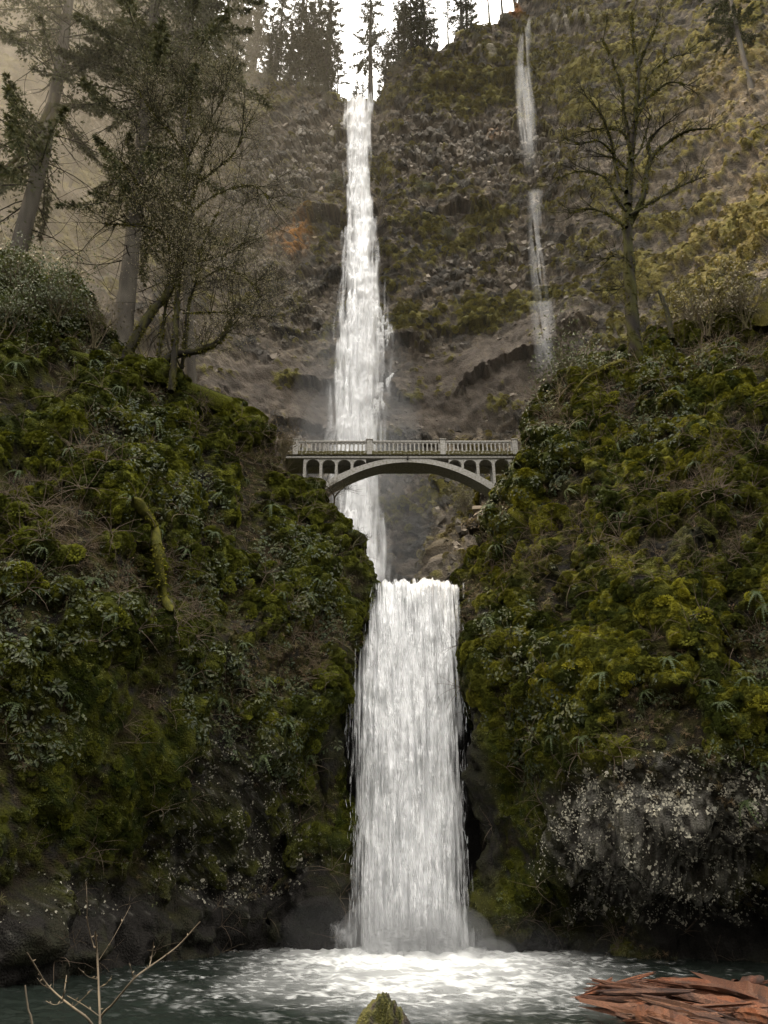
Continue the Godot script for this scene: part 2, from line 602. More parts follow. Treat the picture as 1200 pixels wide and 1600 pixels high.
func sprig_mesh() -> ArrayMesh:                  # a handful of broad leaves
	var g := Geo.new()
	var r := RandomNumberGenerator.new()
	r.seed = 8
	for k in 13:
		var a := r.randf() * TAU
		var el := r.randf_range(-0.25, 0.9)
		var d := Vector3(cos(a) * cos(el), sin(el), sin(a) * cos(el))
		var s := d.cross(Vector3.UP).normalized()
		var o := d * r.randf_range(0.1, 0.55)
		var l := r.randf_range(0.4, 0.62)
		var wd := l * 0.27
		var tip := o + d * l + Vector3.DOWN * l * 0.42
		var m := o + d * l * 0.5
		var c := Color.WHITE * r.randf_range(0.7, 1.2)
		g.face(o, m - s * wd + Vector3.DOWN * 0.05, tip, c)
		g.face(o, tip, m + s * wd + Vector3.DOWN * 0.05, c)
	return g.commit(mats.leaf)

func frond(g: Geo, dir: float, l: float, rise: float, r: RandomNumberGenerator) -> void:
	var fwd := Vector3(cos(dir), 0, sin(dir))
	var s := fwd.cross(Vector3.UP)
	var prev := Vector3.ZERO
	var steps := 11
	for k in steps:
		var t := (k + 1.0) / steps
		var p := fwd * l * (t - 0.12 * t * t) + Vector3.UP * l * (rise * t - (rise + 0.75) * t * t)
		var wd := l * 0.15 * (1.0 - t * 0.85) * (0.5 if k == 0 else 1.0)
		var dn := Vector3.DOWN * wd * 0.25
		var along := (p - prev)
		var c := Color(0.062, 0.085, 0.03) * r.randf_range(0.8, 1.3)
		g.face(prev, prev + s * wd + dn + along * 0.5, prev + along * 0.75, c)
		g.face(prev, prev + along * 0.75, prev - s * wd + dn + along * 0.5, c)
		prev = p

func fern_mesh() -> ArrayMesh:
	var g := Geo.new()
	var r := RandomNumberGenerator.new()
	r.seed = 3
	for k in 15:
		frond(g, TAU * k / 15.0 + r.randf_range(-0.3, 0.3), r.randf_range(0.4, 1.1), r.randf_range(0.1, 1.0), r)
	return g.commit(mats.fern)

func blade_mesh() -> ArrayMesh:
	var g := Geo.new()
	var r := RandomNumberGenerator.new()
	r.seed = 31
	for k in 16:
		var a := r.randf() * TAU
		var d := Vector3(cos(a), r.randf_range(0.0, 1.2), sin(a)).normalized()
		var s := d.cross(Vector3.UP).normalized() * 0.035
		var m := d * r.randf_range(0.4, 0.7)
		var e := m + (d + Vector3.DOWN * 1.1).normalized() * r.randf_range(0.4, 0.8)
		var c := Color.WHITE * r.randf_range(0.6, 1.3)
		g.quad(-s, m - s, m + s, s, c)
		g.face(m - s, e, m + s, c)
	return g.commit(mats.fern)

func twig_mesh() -> ArrayMesh:
	var g := Geo.new()
	var r := RandomNumberGenerator.new()
	r.seed = 12
	for k in 7:
		var d := Vector3(r.randf_range(-1, 1), r.randf_range(0.1, 1.0), r.randf_range(-1, 1)).normalized()
		var pts := PackedVector3Array()
		var rad := PackedFloat32Array()
		var p := Vector3.ZERO
		for q in 5:
			pts.append(p)
			rad.append(0.012 * (1.0 - q * 0.18))
			d = (d + Vector3(r.randf_range(-0.3, 0.3), -0.18, r.randf_range(-0.3, 0.3))).normalized()
			p += d * 0.25
		g.tube(pts, rad, 3, Color.WHITE, Color.WHITE)
	return g.commit(mats.twig)

func block_mesh(seed_: int) -> ArrayMesh:            # broken basalt: a box with its corners knocked about
	var g := Geo.new()
	var r := RandomNumberGenerator.new()
	r.seed = seed_
	var p := []
	for k in 8:
		p.append(Vector3(1.0 if k & 1 else -1.0, 1.0 if k & 2 else -1.0, 1.0 if k & 4 else -1.0) * Vector3(r.randf_range(0.45, 1.1), r.randf_range(0.45, 1.1), r.randf_range(0.45, 1.1)))
	for f in [[0, 2, 3, 1], [5, 7, 6, 4], [4, 6, 2, 0], [1, 3, 7, 5], [2, 6, 7, 3], [4, 0, 1, 5]]:
		var c := Color.WHITE * r.randf_range(0.8, 1.15)
		g.quad(p[f[0]], p[f[1]], p[f[2]], p[f[3]], c)
	return g.commit(mats.block)

func flake_mesh() -> ArrayMesh:
	var g := Geo.new()
	var r := RandomNumberGenerator.new()
	r.seed = 21
	var rim := []
	for k in 7:
		var a := TAU * k / 7.0
		rim.append(Vector3(cos(a), r.randf_range(-0.2, 0.2), sin(a)) * r.randf_range(0.35, 1.25))
	for k in 7:
		g.face(Vector3(0, 0.22, 0), rim[(k + 1) % 7], rim[k], Color.WHITE)
	return g.commit(mats.flake)

func grow_on(s: Sheet, left: bool) -> Dictionary:
	var res := {"cushion": [], "sprig": [], "twig": [], "flake": [], "litter": [], "blade": []}
	var leafy := [[20, 1010, 60, 110], [110, 920, 110, 40], [110, 1000, 60, 40], [200, 950, 60, 30], [60, 1130, 70, 60], [390, 1110, 100, 70], [340, 1050, 60, 50], [430, 1170, 80, 40], [500, 960, 50, 60], [60, 480, 90, 60], [160, 530, 60, 40], [200, 680, 80, 60], [300, 780, 60, 50], [330, 910, 60, 40], [460, 870, 60, 60]] if left else [[1000, 1090, 60, 30], [880, 1100, 40, 60], [800, 1000, 50, 60], [1180, 1010, 40, 60], [780, 640, 80, 80], [860, 700, 50, 60], [1050, 560, 120, 30], [770, 780, 40, 60], [830, 1150, 40, 70], [1150, 1180, 60, 40], [1020, 640, 60, 60]]
	var bushy := [[90, 850, 110, 50], [230, 900, 90, 60], [280, 950, 60, 60], [430, 700, 70, 50], [60, 780, 80, 50], [330, 620, 60, 40], [480, 1010, 40, 70], [150, 700, 60, 50]] if left else [[950, 830, 140, 50], [1130, 860, 80, 60], [900, 620, 90, 60], [820, 860, 60, 60], [1120, 540, 110, 40], [1060, 760, 90, 50], [960, 600, 80, 40], [1150, 680, 60, 60]]
	for k in s.p.size():
		var q := pix(s.p[k])
		if q.x < -60 or q.x > 1260 or q.y < 350 or q.y > 1640:
			continue
		var nrm := s.n[k]
		if nrm.dot((Vector3(0, EYE, 0) - s.p[k]).normalized()) < -0.15:
			continue
		var nb1 := s.p[mini(k + 1, s.p.size() - 1)] - s.p[k]
		var nb2 := s.p[mini(k + s.nx, s.p.size() - 1)] - s.p[k]
		var room := clampf(nb1.cross(nb2).length() / 0.012, 0.4, 9.0)          # how much ground this spot stands for
		var u := rng.randf()
		var m := s.moss[k]
		var leaf := 0.0
		for e in leafy:
			var r2 := pow((q.x - e[0]) / e[2], 2) + pow((q.y - e[1]) / e[3], 2)
			if r2 < 1.6:
				leaf = maxf(leaf, smoothstep(1.5, 0.5, r2 + 1.2 * fp(s.p[k].x, s.p[k].y, s.p[k].z, 0.9)))
		var brush := 0.0
		for e in bushy:
			var r2 := pow((q.x - e[0]) / e[2], 2) + pow((q.y - e[1]) / e[3], 2)
			if r2 < 1.6:
				brush = maxf(brush, smoothstep(1.5, 0.4, r2))
		var col := s.c[k]
		for rep in 3 if room > 2.5 else 1:
			if rng.randf() > room * 0.33 * m * (1.0 - 0.8 * s.rock[k]) * (1.0 - 0.5 * leaf):
				continue
			var z := rng.randf_range(0.05, 0.19) * (2.2 if rng.randf() < 0.05 else 1.0)
			var b := basis_on(nrm, 0.35, Vector3(z * rng.randf_range(0.8, 1.5), z * rng.randf_range(0.45, 0.9), z))
			res.cushion.append([Transform3D(b, s.p[k] + (nb1 * rng.randf() + nb2 * rng.randf()).limit_length(0.4) - nrm * z * 0.25), col * rng.randf_range(0.85, 1.4)])
		if rng.randf() < room * 0.10 * leaf + room * 0.022 * (1.0 - s.pale[k]) * (1.0 - s.rock[k]):
			var z := rng.randf_range(0.16, 0.42) * (0.6 + 0.4 * leaf)
			var g := rng.randf_range(0.7, 1.35)
			res.sprig.append([Transform3D(basis_on(nrm, 0.3, Vector3(z, z, z)), s.p[k]), Color(0.040, 0.060, 0.024).lerp(Color(0.085, 0.09, 0.026), rng.randf()) * g])
		if rng.randf() < 0.10 * (1.0 - m) * (1.0 - s.rock[k]):                              # dead fronds and grass blades
			var z := rng.randf_range(0.10, 0.26)
			res.blade.append([Transform3D(basis_on(nrm, 0.3, Vector3(z, z, z)), s.p[k]), Color(0.13, 0.085, 0.045).lerp(Color(0.085, 0.08, 0.03), rng.randf()) * rng.randf_range(0.7, 1.5)])
		if s.rock[k] > 0.3 and s.pale[k] < 0.2 and m > 0.3 and rng.randf() < 0.14:        # velvet: small leafy liverworts
			var z := rng.randf_range(0.05, 0.13)
			res.sprig.append([Transform3D(basis_on(nrm, 0.15, Vector3(z, z, z)), s.p[k]), col * rng.randf_range(0.8, 1.9)])
		if u > 0.9965 - 0.022 * brush and s.pale[k] < 0.2:
			var z := rng.randf_range(0.5, 1.35)
			res.twig.append([Transform3D(basis_on(nrm, 0.55, Vector3(z, z, z)), s.p[k]), Color(0.10, 0.075, 0.055).lerp(Color(0.2, 0.16, 0.11), rng.randf() * rng.randf())])
		if s.pale[k] > 0.1:
			for rep in 4:
				if rng.randf() < 0.75 * s.pale[k] * smoothstep(-0.45, 0.35, fp(s.p[k].x, s.p[k].y, s.p[k].z, 1.4)):
					var z := rng.randf_range(0.014, 0.045) * (1.0 + 1.5 * pow(rng.randf(), 7.0))
					var tilt := (nrm + Vector3(rng.randf_range(-0.25, 0.25), rng.randf_range(-0.25, 0.25), rng.randf_range(-0.25, 0.25))).normalized()
					var jig := (s.p[mini(k + s.nx, s.p.size() - 1)] - s.p[k]) * rng.randf_range(-0.8, 0.8) + (s.p[mini(k + 1, s.p.size() - 1)] - s.p[k]) * rng.randf_range(-1.5, 1.5)
					jig = jig.limit_length(0.2)
					res.flake.append([Transform3D(basis_on(tilt, 0.0, Vector3(z * rng.randf_range(0.5, 1.3), z * 0.35, z)), s.p[k] + jig * 0.8 + nrm * 0.006), Color(0.12, 0.118, 0.10).lerp(Color(0.46, 0.43, 0.34), rng.randf() * (0.75 if left else 1.0))])
		if u > 0.972 and u < 0.985 and s.rock[k] < 0.4 and m < 0.7:
			var z := rng.randf_range(0.03, 0.07)
			var tilt := (nrm + Vector3(rng.randf_range(-0.7, 0.7), rng.randf_range(-0.7, 0.7), rng.randf_range(-0.7, 0.7))).normalized()
			res.litter.append([Transform3D(basis_on(tilt, 0.2, Vector3(z, z * 1.5, z * 0.5)), s.p[k] + nrm * 0.03), Color(0.10, 0.065, 0.04).lerp(Color(0.27, 0.19, 0.12), rng.randf())])
	return res

# ---------------------------------------------------------------- trees
func path(list: Array, d: float, wob := 0.0) -> PackedVector3Array:      # limb drawn through spots of the photograph at a tree's distance
	var ctl := PackedVector3Array()
	for k in list.size():
		ctl.append(at(list[k][0], list[k][1], d + wob * sin(1.3 * k + list[0][0])))
	return smooth_path(ctl)

func smooth_path(ctl: PackedVector3Array, sub := 5) -> PackedVector3Array:
	var out := PackedVector3Array()
	for k in ctl.size() - 1:
		var a := ctl[maxi(k - 1, 0)]
		var b := ctl[mini(k + 2, ctl.size() - 1)]
		for q in sub:
			var t := float(q) / sub
			out.append(ctl[k].cubic_interpolate(ctl[k + 1], a, b, t))
	out.append(ctl[-1])
	return out

func taper(m: int, r0: float, r1: float) -> PackedFloat32Array:
	var r := PackedFloat32Array()
	for k in m:
		r.append(lerpf(r0, r1, pow(float(k) / (m - 1), 0.85)))
	return r

func shoots(g: Geo, tips: Array, pos: Vector3, dir: Vector3, l: float, r: float, level: int, c1: Color, c2: Color, droop: float) -> void:
	var pts := PackedVector3Array()
	var p := pos
	var dd := dir
	var segs := 5 if level > 0 else 4
	for k in segs:
		pts.append(p)
		dd = (dd + Vector3(rng.randf_range(-0.28, 0.28), rng.randf_range(-0.2, 0.26) - droop, rng.randf_range(-0.28, 0.28))).normalized()
		p += dd * l / segs
	pts.append(p)
	g.tube(pts, taper(pts.size(), r, r * 0.35), 4 if level > 0 else 3, c1, c2, nb, 1.7, 0.0, 0.12 if level > 0 else -0.1)
	tips.append(p)
	if level <= 0:
		return
	var cnt := 5 if level > 1 else 4
	for k in cnt:
		var t := rng.randf_range(0.25, 1.0)
		var q := pts[mini(int(t * segs), segs)]
		var side := Vector3(rng.randf_range(-1, 1), rng.randf_range(-0.35, 0.9), rng.randf_range(-1, 1)).normalized()
		shoots(g, tips, q, (dir * 0.7 + side).normalized(), l * rng.randf_range(0.45, 0.75), r * 0.5, level - 1, c1, c2, droop)

func moss_fur(limbs: Array, c1: Color, c2: Color) -> ArrayMesh:       # limbs: [points, radius at start, radius at end]
	var g := Geo.new()
	for q in limbs:
		var pts: PackedVector3Array = q[0]
		for k in pts.size() - 1:
			var r := lerpf(q[1], q[2], float(k) / pts.size())
			var dir := (pts[k + 1] - pts[k])
			var cnt := int(dir.length() * (60.0 + 260.0 * r + 900.0 * maxf(0.0, r - 0.3)))
			for e in cnt:
				var p := pts[k] + dir * rng.randf()
				if nb.get_noise_3dv(p * 1.3) < -0.12:
					continue
				var o := dir.cross(Vector3(rng.randf_range(-1, 1), rng.randf_range(-1, 1), rng.randf_range(-1, 1))).normalized()
				var t := o.cross(Vector3(rng.randf_range(-1, 1), rng.randf_range(-1, 1), rng.randf_range(-1, 1))).normalized() * rng.randf_range(0.03, 0.07)
				var b := p + o * r * 0.85
				g.face(b - t, b + o * rng.randf_range(0.04, 0.13) + Vector3.DOWN * 0.03, b + t, c1.lerp(c2, rng.randf()))
	return g.commit(mats.moss)

func leaf_cloud(tips: Array, per: int, spread: float, size: float, ca: Color, cb: Color, mat: Material) -> ArrayMesh:
	var g := Geo.new()
	for t in tips:
		for k in per:
			var o: Vector3 = t + Vector3(rng.randfn(), rng.randfn(), rng.randfn()) * spread
			var a := Vector3(rng.randf_range(-1, 1), rng.randf_range(-1, 1), rng.randf_range(-1, 1)).normalized()
			var b := a.cross(Vector3(rng.randf_range(-1, 1), rng.randf_range(-1, 1), rng.randf_range(-1, 1))).normalized()
			var z := size * rng.randf_range(0.6, 1.4)
			var c := ca.lerp(cb, rng.randf()) * rng.randf_range(0.8, 1.2)
			g.face(o - a * z, o + b * z * 0.45, o + a * z, c)
			g.face(o - a * z, o + a * z, o - b * z * 0.45, c)
	return g.commit(mat)

func bough(g: Geo, w: Geo, pos: Vector3, dir: Vector3, l: float, r: float, needle: float, per_m: float, c1: Color, c2: Color) -> void:     # conifer branch with hanging sprays
	var pts := PackedVector3Array()
	var p := pos
	var dd := dir
	for k in 7:
		pts.append(p)
		dd = (dd + Vector3(rng.randf_range(-0.1, 0.1), -0.07 + 0.03 * k, rng.randf_range(-0.1, 0.1))).normalized()
		p += dd * l / 6.0
	w.tube(pts, taper(7, r, r * 0.25), 4, Color(0.045, 0.038, 0.032), Color(0.065, 0.06, 0.035), nb, 1.0)
	var cnt := int(l * per_m)
	for k in cnt:
		var t := pow(rng.randf(), 0.6)
		var f := t * 6.0
		var q := pts[mini(int(f), 5)].lerp(pts[mini(int(f) + 1, 6)], f - int(f))
		var side := Vector3(rng.randf_range(-1, 1), rng.randf_range(-0.75, 0.2), rng.randf_range(-1, 1)).normalized()
		q += side * rng.randf_range(0.0, 0.22 * l * (1.1 - t))
		side = (side + dd * 0.6).normalized()
		var wd := side.cross(Vector3(rng.randf_range(-1, 1), rng.randf_range(-1, 1), rng.randf_range(-1, 1))).normalized()
		var z := needle * rng.randf_range(0.6, 1.5)
		var c := c1.lerp(c2, rng.randf()) * rng.randf_range(0.8, 1.2)
		g.face(q - wd * z * 0.2, q + side * z, q + wd * z * 0.2, c)
		g.face(q, q + side * z * 0.7 + wd * z * 0.45, q + side * z * 0.3, c)
		g.face(q, q + side * z * 0.3, q + side * z * 0.7 - wd * z * 0.45, c)

func ridge_fir(kind: int) -> Node3D:               # tall forest conifer with a bare lower bole
	var g := Geo.new()
	var w := Geo.new()
	var h: float = [46.0, 40.0, 30.0, 36.0][kind]
	var bole: float = [0.30, 0.16, 0.08, 0.5][kind]
	var pts := PackedVector3Array()
	for k in 9:
		pts.append(Vector3(sin(k * 0.8 + kind) * 0.18, h * k / 8.0 - 1.5, cos(k * 1.1) * 0.18))
	w.tube(pts, taper(9, [0.62, 0.5, 0.4, 0.4][kind], 0.06), 8, Color(0.05, 0.042, 0.036), Color(0.075, 0.068, 0.05), nb, 0.8, 0.1)
	var cnt: int = [84, 84, 80, 34][kind]
	for k in cnt:
		var t := bole + (1.0 - bole) * (k + rng.randf()) / cnt
		var a := rng.randf() * TAU
		var l: float = [5.2, 5.0, 4.6, 3.4][kind] * pow(1.03 - t, 0.65) * rng.randf_range(0.55, 1.15)
		var q := pts[0].lerp(pts[8], t)
		bough(g, w, q, Vector3(cos(a), rng.randf_range(-0.25, 0.2), sin(a)).normalized(), l, 0.07, 0.42, 22.0 if kind < 3 else 9.0, Color(0.026, 0.032, 0.014), Color(0.05, 0.054, 0.022))
	for k in 14:                                    # dead stubs below the crown
		var t := rng.randf_range(0.08, bole + 0.1)
		var a := rng.randf() * TAU
		var q := pts[0].lerp(pts[8], t)
		var e := q + Vector3(cos(a), rng.randf_range(-0.3, 0.1), sin(a)) * rng.randf_range(0.8, 2.4)
		w.tube(PackedVector3Array([q, e]), PackedFloat32Array([0.05, 0.015]), 3, Color(0.06, 0.05, 0.045), Color(0.06, 0.05, 0.045))
	var o := Node3D.new()
	put("trunk", w.commit(mats.bark), o)
	put("crown", g.commit(mats.needle), o)
	return o

func shrub(called: String, s: Sheet, px: float, py: float, rx: float, h: float, leafy: float, ca: Color, cb: Color, label: String, group := "") -> void:
	var k := pick(s, px, py)
	if k < 0:
		return
	var o := base(called, s.p[k] - Vector3.UP * 0.2)
	if px > 870 and px < 910:
		o.position += Vector3(0.8, -0.6, -2.5)
	tag(o, label, "shrub", group)
	var g := Geo.new()
	var tips := []
	for q in 11:
		var a := rng.randf() * TAU
		shoots(g, tips, Vector3(rng.randf_range(-0.2, 0.2) * rx, 0, rng.randf_range(-0.2, 0.2) * rx), Vector3(cos(a) * rx, h, sin(a) * rx + 0.3).normalized(), h * rng.randf_range(0.55, 0.85), 0.014 * h, 2, Color(0.085, 0.066, 0.048), Color(0.10, 0.09, 0.045), -0.02)
	put("stems", g.commit(mats.twig), o)
	if leafy > 0.0:
		var keep := []
		for t in tips:
			if rng.randf() < 0.9:
				keep.append(t)
		put("foliage", leaf_cloud(keep, int(leafy) * 2, 0.11 * h, 0.016 * h + 0.022, ca, cb, mats.leaf), o)

# ---------------------------------------------------------------- water
func fall_sheet(rows: Array, nx: int, ny: int, seed_: float, opt: Dictionary) -> ArrayMesh:     # rows: [py, px left, px right, distance]
	var s := sheet(nx, ny)
	var tl := []
	var tr := []
	var td := []
	for r in rows:
		tl.append([r[0], r[1]]); tr.append([r[0], r[2]]); td.append([r[0], r[3]])
	var y0: float = rows[0][0]
	var y1: float = rows[-1][0]
	var fx: float = opt.get("fx", 2.6)
	var fy: float = opt.get("fy", 0.35)
	var amp: float = opt.get("amp", 0.18)
	var soft: float = opt.get("soft", 0.10)
	for j in ny:
		var py := lerpf(y1, y0, float(j) / (ny - 1))
		var d := lut(td, py)
		var a := at(lut(tl, py), py, d)
		var b := at(lut(tr, py), py, d)
		var fall := (py - y0) / (y1 - y0)
		for i in nx:
			var t := float(i) / (nx - 1)
			var p := a.lerp(b, t)
			p.z += sin(t * PI) * float(opt.get("bulge", 0.5))
			var st := na.get_noise_3d(p.x * fx, p.y * fy + seed_, seed_ * 3.0)
			var st2 := nb.get_noise_3d(p.x * fx * 2.7, p.y * fy * 1.6 - seed_, seed_)
			var clump := na.get_noise_3d(p.x * fx * 0.5, p.y * fy * 2.6 + seed_ * 2.0, 5.0)
			var gust := nb.get_noise_3d(p.x * fx * 0.22, p.y * fy * 0.8 + seed_, 9.0)
			p.z += amp * (st + 0.6 * st2 + 1.3 * clump + 0.8 * gust)
			p.x += 0.05 * amp * st2
			p.y += float(opt.get("lip", 0.0)) * (nb.get_noise_2d(p.x * 1.1, seed_) + 0.5 * nb.get_noise_2d(p.x * 3.1, seed_)) * smoothstep(0.05, 0.0, fall)
			s.p[j * nx + i] = p
			var edge := minf(t, 1.0 - t) / soft
			var rag: float = opt.get("rag", 0.9)
			var al := smoothstep(0.0, 1.0, edge + rag * (st + 0.5 * st2) * smoothstep(2.2, 0.2, edge) - 0.25)
			var thin: float = opt.get("thin", 0.3)
			al *= 1.0 - thin * smoothstep(0.0, 0.45, 0.5 * st2 + 0.8 * st + 0.5 * clump + 0.4 * gust)
			if opt.has("veil"):
				al *= smoothstep(float(opt.veil), float(opt.veil) + 0.4, st + 0.4 * st2 + 0.3 * clump)
			al *= smoothstep(0.0, float(opt.get("head", 0.004)), fall) * smoothstep(0.0, float(opt.get("foot", 0.05)), 1.0 - fall + 0.03 * st2)
			s.c[j * nx + i] = Color(1, 1, 1, clampf(al * float(opt.get("alpha", 1.0)), 0, 1))
	set_normals(s)
	return mesh_of(s, mats.fall)

func drops(rows: Array, count: int, l0: float, l1: float, wide: float, out_: float, seed_: int) -> MultiMesh:     # torn threads and beads of falling water
	var g := Geo.new()
	var pts := PackedVector3Array([Vector3(0, 0.5, 0), Vector3(0, 0.3, 0), Vector3(0, -0.3, 0), Vector3(0, -0.5, 0)])
	g.tube(pts, PackedFloat32Array([0.1, 0.7, 1.0, 0.1]), 5, Color.WHITE, Color.WHITE)
	var me := g.commit(mats.drop)
	var r := RandomNumberGenerator.new()
	r.seed = seed_
	var tl := []
	var tr := []
	var td := []
	for q in rows:
		tl.append([q[0], q[1]]); tr.append([q[0], q[2]]); td.append([q[0], q[3]])
	var mm := MultiMesh.new()
	mm.transform_format = MultiMesh.TRANSFORM_3D
	mm.mesh = me
	mm.instance_count = count
	for k in count:
		var py := lerpf(rows[0][0], rows[-1][0], r.randf())
		var t := r.randf()
		if r.randf() < 0.12:
			t = 0.035 * r.randfn() + (0.0 if r.randf() < 0.5 else 1.0)
		var p := at(lerpf(lut(tl, py), lut(tr, py), t), py, lut(td, py) - r.randf() * out_)
		var l := r.randf_range(l0, l1)
		var w := wide * r.randf_range(0.4, 1.3)
		var b := Basis(Vector3.FORWARD, 0.09 * r.randfn())
		mm.set_instance_transform(k, Transform3D(b.scaled_local(Vector3(w, l, w)), p))
	return mm

func multi(called: String, mm: MultiMesh, parent: Node) -> void:
	var o := MultiMeshInstance3D.new()
	o.name = called
	o.multimesh = mm
	o.set_meta("kind", "stuff")
	parent.add_child(o, true)

func mist_puff(where: Vector3, size: Vector3, density: float, tint := Color(0.97, 0.975, 0.98), label := "pale spray drifting at the foot of the falling water", group := "banks of spray") -> void:
	var f := FogVolume.new()
	f.name = numbered("mist")
	f.shape = RenderingServer.FOG_VOLUME_SHAPE_ELLIPSOID
	f.size = size
	f.position = where
	var m := FogMaterial.new()
	m.albedo = tint
	m.density = density
	f.material = m
	add_child(f)
	tag(f, label, "mist", group, "stuff")

# ---------------------------------------------------------------- the bridge
func build_bridge() -> void:
	var d0 := 40.3
	var d1 := 42.5
	var deck := at(637, 711, d0).y            # underside of the parapet plinth
	var k := (at(737, 715, d0).x - at(637, 715, d0).x) / 100.0     # metres per photo pixel
	var cx := at(637, 715, d0).x
	var X := func(px: float) -> float: return cx + (px - 637.0) * k
	var o := base("footbridge", Vector3.ZERO)
	tag(o, "grey concrete arch footbridge with balustrade spanning the gorge before the tall waterfall", "bridge")
	var white := Color.WHITE
	# arch barrel
	var xl: float = X.call(482.0)
	var xr: float = X.call(792.0)
	var rise := 2.5
	var crown := deck - 0.10
	var g := Geo.new()
	var seg := 48
	var top := PackedVector3Array()
	var bot := PackedVector3Array()
	for q in seg + 1:
		var t := 2.0 * q / seg - 1.0
		var x := lerpf(xl, xr, float(q) / seg)
		var yt := crown - rise * t * t
		top.append(Vector3(x, yt, 0))
		var nn := Vector3(2.0 * rise * t / ((xr - xl) * 0.5), 1, 0).normalized()
		bot.append(Vector3(x, yt, 0) - nn * (0.34 + 0.14 * t * t))
	var zf := Vector3(0, 0, -d0 - 0.12)
	var zb := Vector3(0, 0, -d0 - 1.3)
	for q in seg:
		g.quad(bot[q] + zf, top[q] + zf, top[q + 1] + zf, bot[q + 1] + zf, white)
		g.quad(bot[q + 1] + zb, top[q + 1] + zb, top[q] + zb, bot[q] + zb, white)
		g.quad(top[q] + zf, top[q] + zb, top[q + 1] + zb, top[q + 1] + zf, white)
		g.quad(bot[q] + zb, bot[q] + zf, bot[q + 1] + zf, bot[q + 1] + zb, white)
	put("arch", g.commit(mats.concrete), o)
	# deck slab and plinth
	var xa: float = X.call(440.0)
	var xb: float = X.call(822.0)
	g = Geo.new()
	g.box(Vector3(xa, deck - 0.19, -d1 + 0.06), Vector3(xb, deck - 0.005, -d0 - 0.05), white, 0.03)
	put("deck", g.commit(mats.concrete), o)
	for z in [-d0, -d1 + 0.3]:
		g = Geo.new()
		g.box(Vector3(xa, deck, z - 0.3), Vector3(xb, deck + 0.28, z + 0.06), white, 0.03)
		put("plinth", g.commit(mats.concrete_green), o)
	# spandrel columns with round-headed openings
	var y_of := func(x: float) -> float: return crown - rise * pow(2.0 * (x - xl) / (xr - xl) - 1.0, 2.0)
	for side in [[476.0, 501.5, 525.5, 550.0, 574.0], [798.0, 771.0, 746.5, 722.5, 699.0]]:
		for q in side.size():
			var x: float = X.call(side[q])
			var foot: float = y_of.call(x) - 0.3 if q > 0 else deck - 3.2
			if q < 4 and foot < deck - 0.3:
				for z in [-d0 - 0.14, -d0 - 1.02]:
					g = Geo.new()
					g.box(Vector3(x - 0.085, foot, z - 0.26), Vector3(x + 0.085, deck - 0.2, z), white, 0.02)
					put("column", g.commit(mats.concrete), o)
			if q < 4:
				var x0: float = minf(X.call(side[q]), X.call(side[q + 1])) + 0.085
				var x1: float = maxf(X.call(side[q]), X.call(side[q + 1])) - 0.085
				var r := (x1 - x0) * 0.5
				for z in [-d0 - 0.15, -d0 - 1.03]:
					g = Geo.new()
					for a in 12:
						var a0 := PI - PI * a / 12.0
						var a1 := PI - PI * (a + 1) / 12.0
						var p0 := Vector3(x0 + r + r * cos(a0), deck - 0.58 + r * 0.85 * sin(a0), z)
						var p1 := Vector3(x0 + r + r * cos(a1), deck - 0.58 + r * 0.85 * sin(a1), z)
						var q0 := Vector3(p0.x, deck - 0.195, z)
						var q1 := Vector3(p1.x, deck - 0.195, z)
						var bk := Vector3(0, 0, -0.24)
						g.quad(p0, q0, q1, p1, white)
						g.quad(p1 + bk, q1 + bk, q0 + bk, p0 + bk, white)
						g.quad(p0 + bk, p0, p1, p1 + bk, white)
					put("spandrel_head", g.commit(mats.concrete), o)
	# parapets
	var y0 := deck + 0.28
	var y1 := deck + 0.9
	var stops := [440.0, 461.0, 577.0, 692.5, 806.0, 822.0]
	for z in [-d0 - 0.02, -d1 + 0.2]:
		for q in range(1, 5):
			var x: float = X.call(stops[q])
			g = Geo.new()
			g.box(Vector3(x - 0.17, deck + 0.01, z - 0.25), Vector3(x + 0.17, y1 + 0.14, z + 0.1), white, 0.025)
			var po := put("post", g.commit(mats.concrete), o)
			g = Geo.new()
			g.box(Vector3(x - 0.22, y1 + 0.145, z - 0.3), Vector3(x + 0.22, y1 + 0.22, z + 0.14), white, 0.03)
			put("post_cap", g.commit(mats.concrete), po)
		for q in range(1, 4):
			var x0: float = X.call(stops[q]) + 0.175
			var x1: float = X.call(stops[q + 1]) - 0.175
			g = Geo.new()
			g.box(Vector3(x0, y1 + 0.01, z - 0.2), Vector3(x1, y1 + 0.13, z + 0.05), white, 0.03)
			put("handrail", g.commit(mats.concrete), o)
			var cnt := 16
			var step := (x1 - x0) / cnt
			g = Geo.new()                                       # the round head between two balusters
			var r := step * 0.5 - 0.045
			for a in 8:
				var a0 := PI - PI * a / 8.0
				var a1 := PI - PI * (a + 1) / 8.0
				var p0 := Vector3(r * cos(a0), y1 - 0.13 + r * sin(a0), z)
				var p1 := Vector3(r * cos(a1), y1 - 0.13 + r * sin(a1), z)
				var q0 := Vector3(p0.x, y1 + 0.008, z)
				var q1 := Vector3(p1.x, y1 + 0.008, z)
				var bk := Vector3(0, 0, -0.12)
				g.quad(p0, q0, q1, p1, white)
				g.quad(p1 + bk, q1 + bk, q0 + bk, p0 + bk, white)
				g.quad(p0 + bk, p0, p1, p1 + bk, white)
			var head := g.commit(mats.concrete)
			for b in cnt:
				put("arch_head", head, o).position.x = x0 + step * (b + 0.5)
			var bm := Geo.new()
			bm.box(Vector3(-0.043, 0, -0.125), Vector3(0.043, y1 - 0.002 - y0, 0.005), white, 0.012)
			bm.box(Vector3(-0.062, 0, -0.135), Vector3(0.062, 0.1, 0.015), white, 0.012)
			var me := bm.commit(mats.concrete)
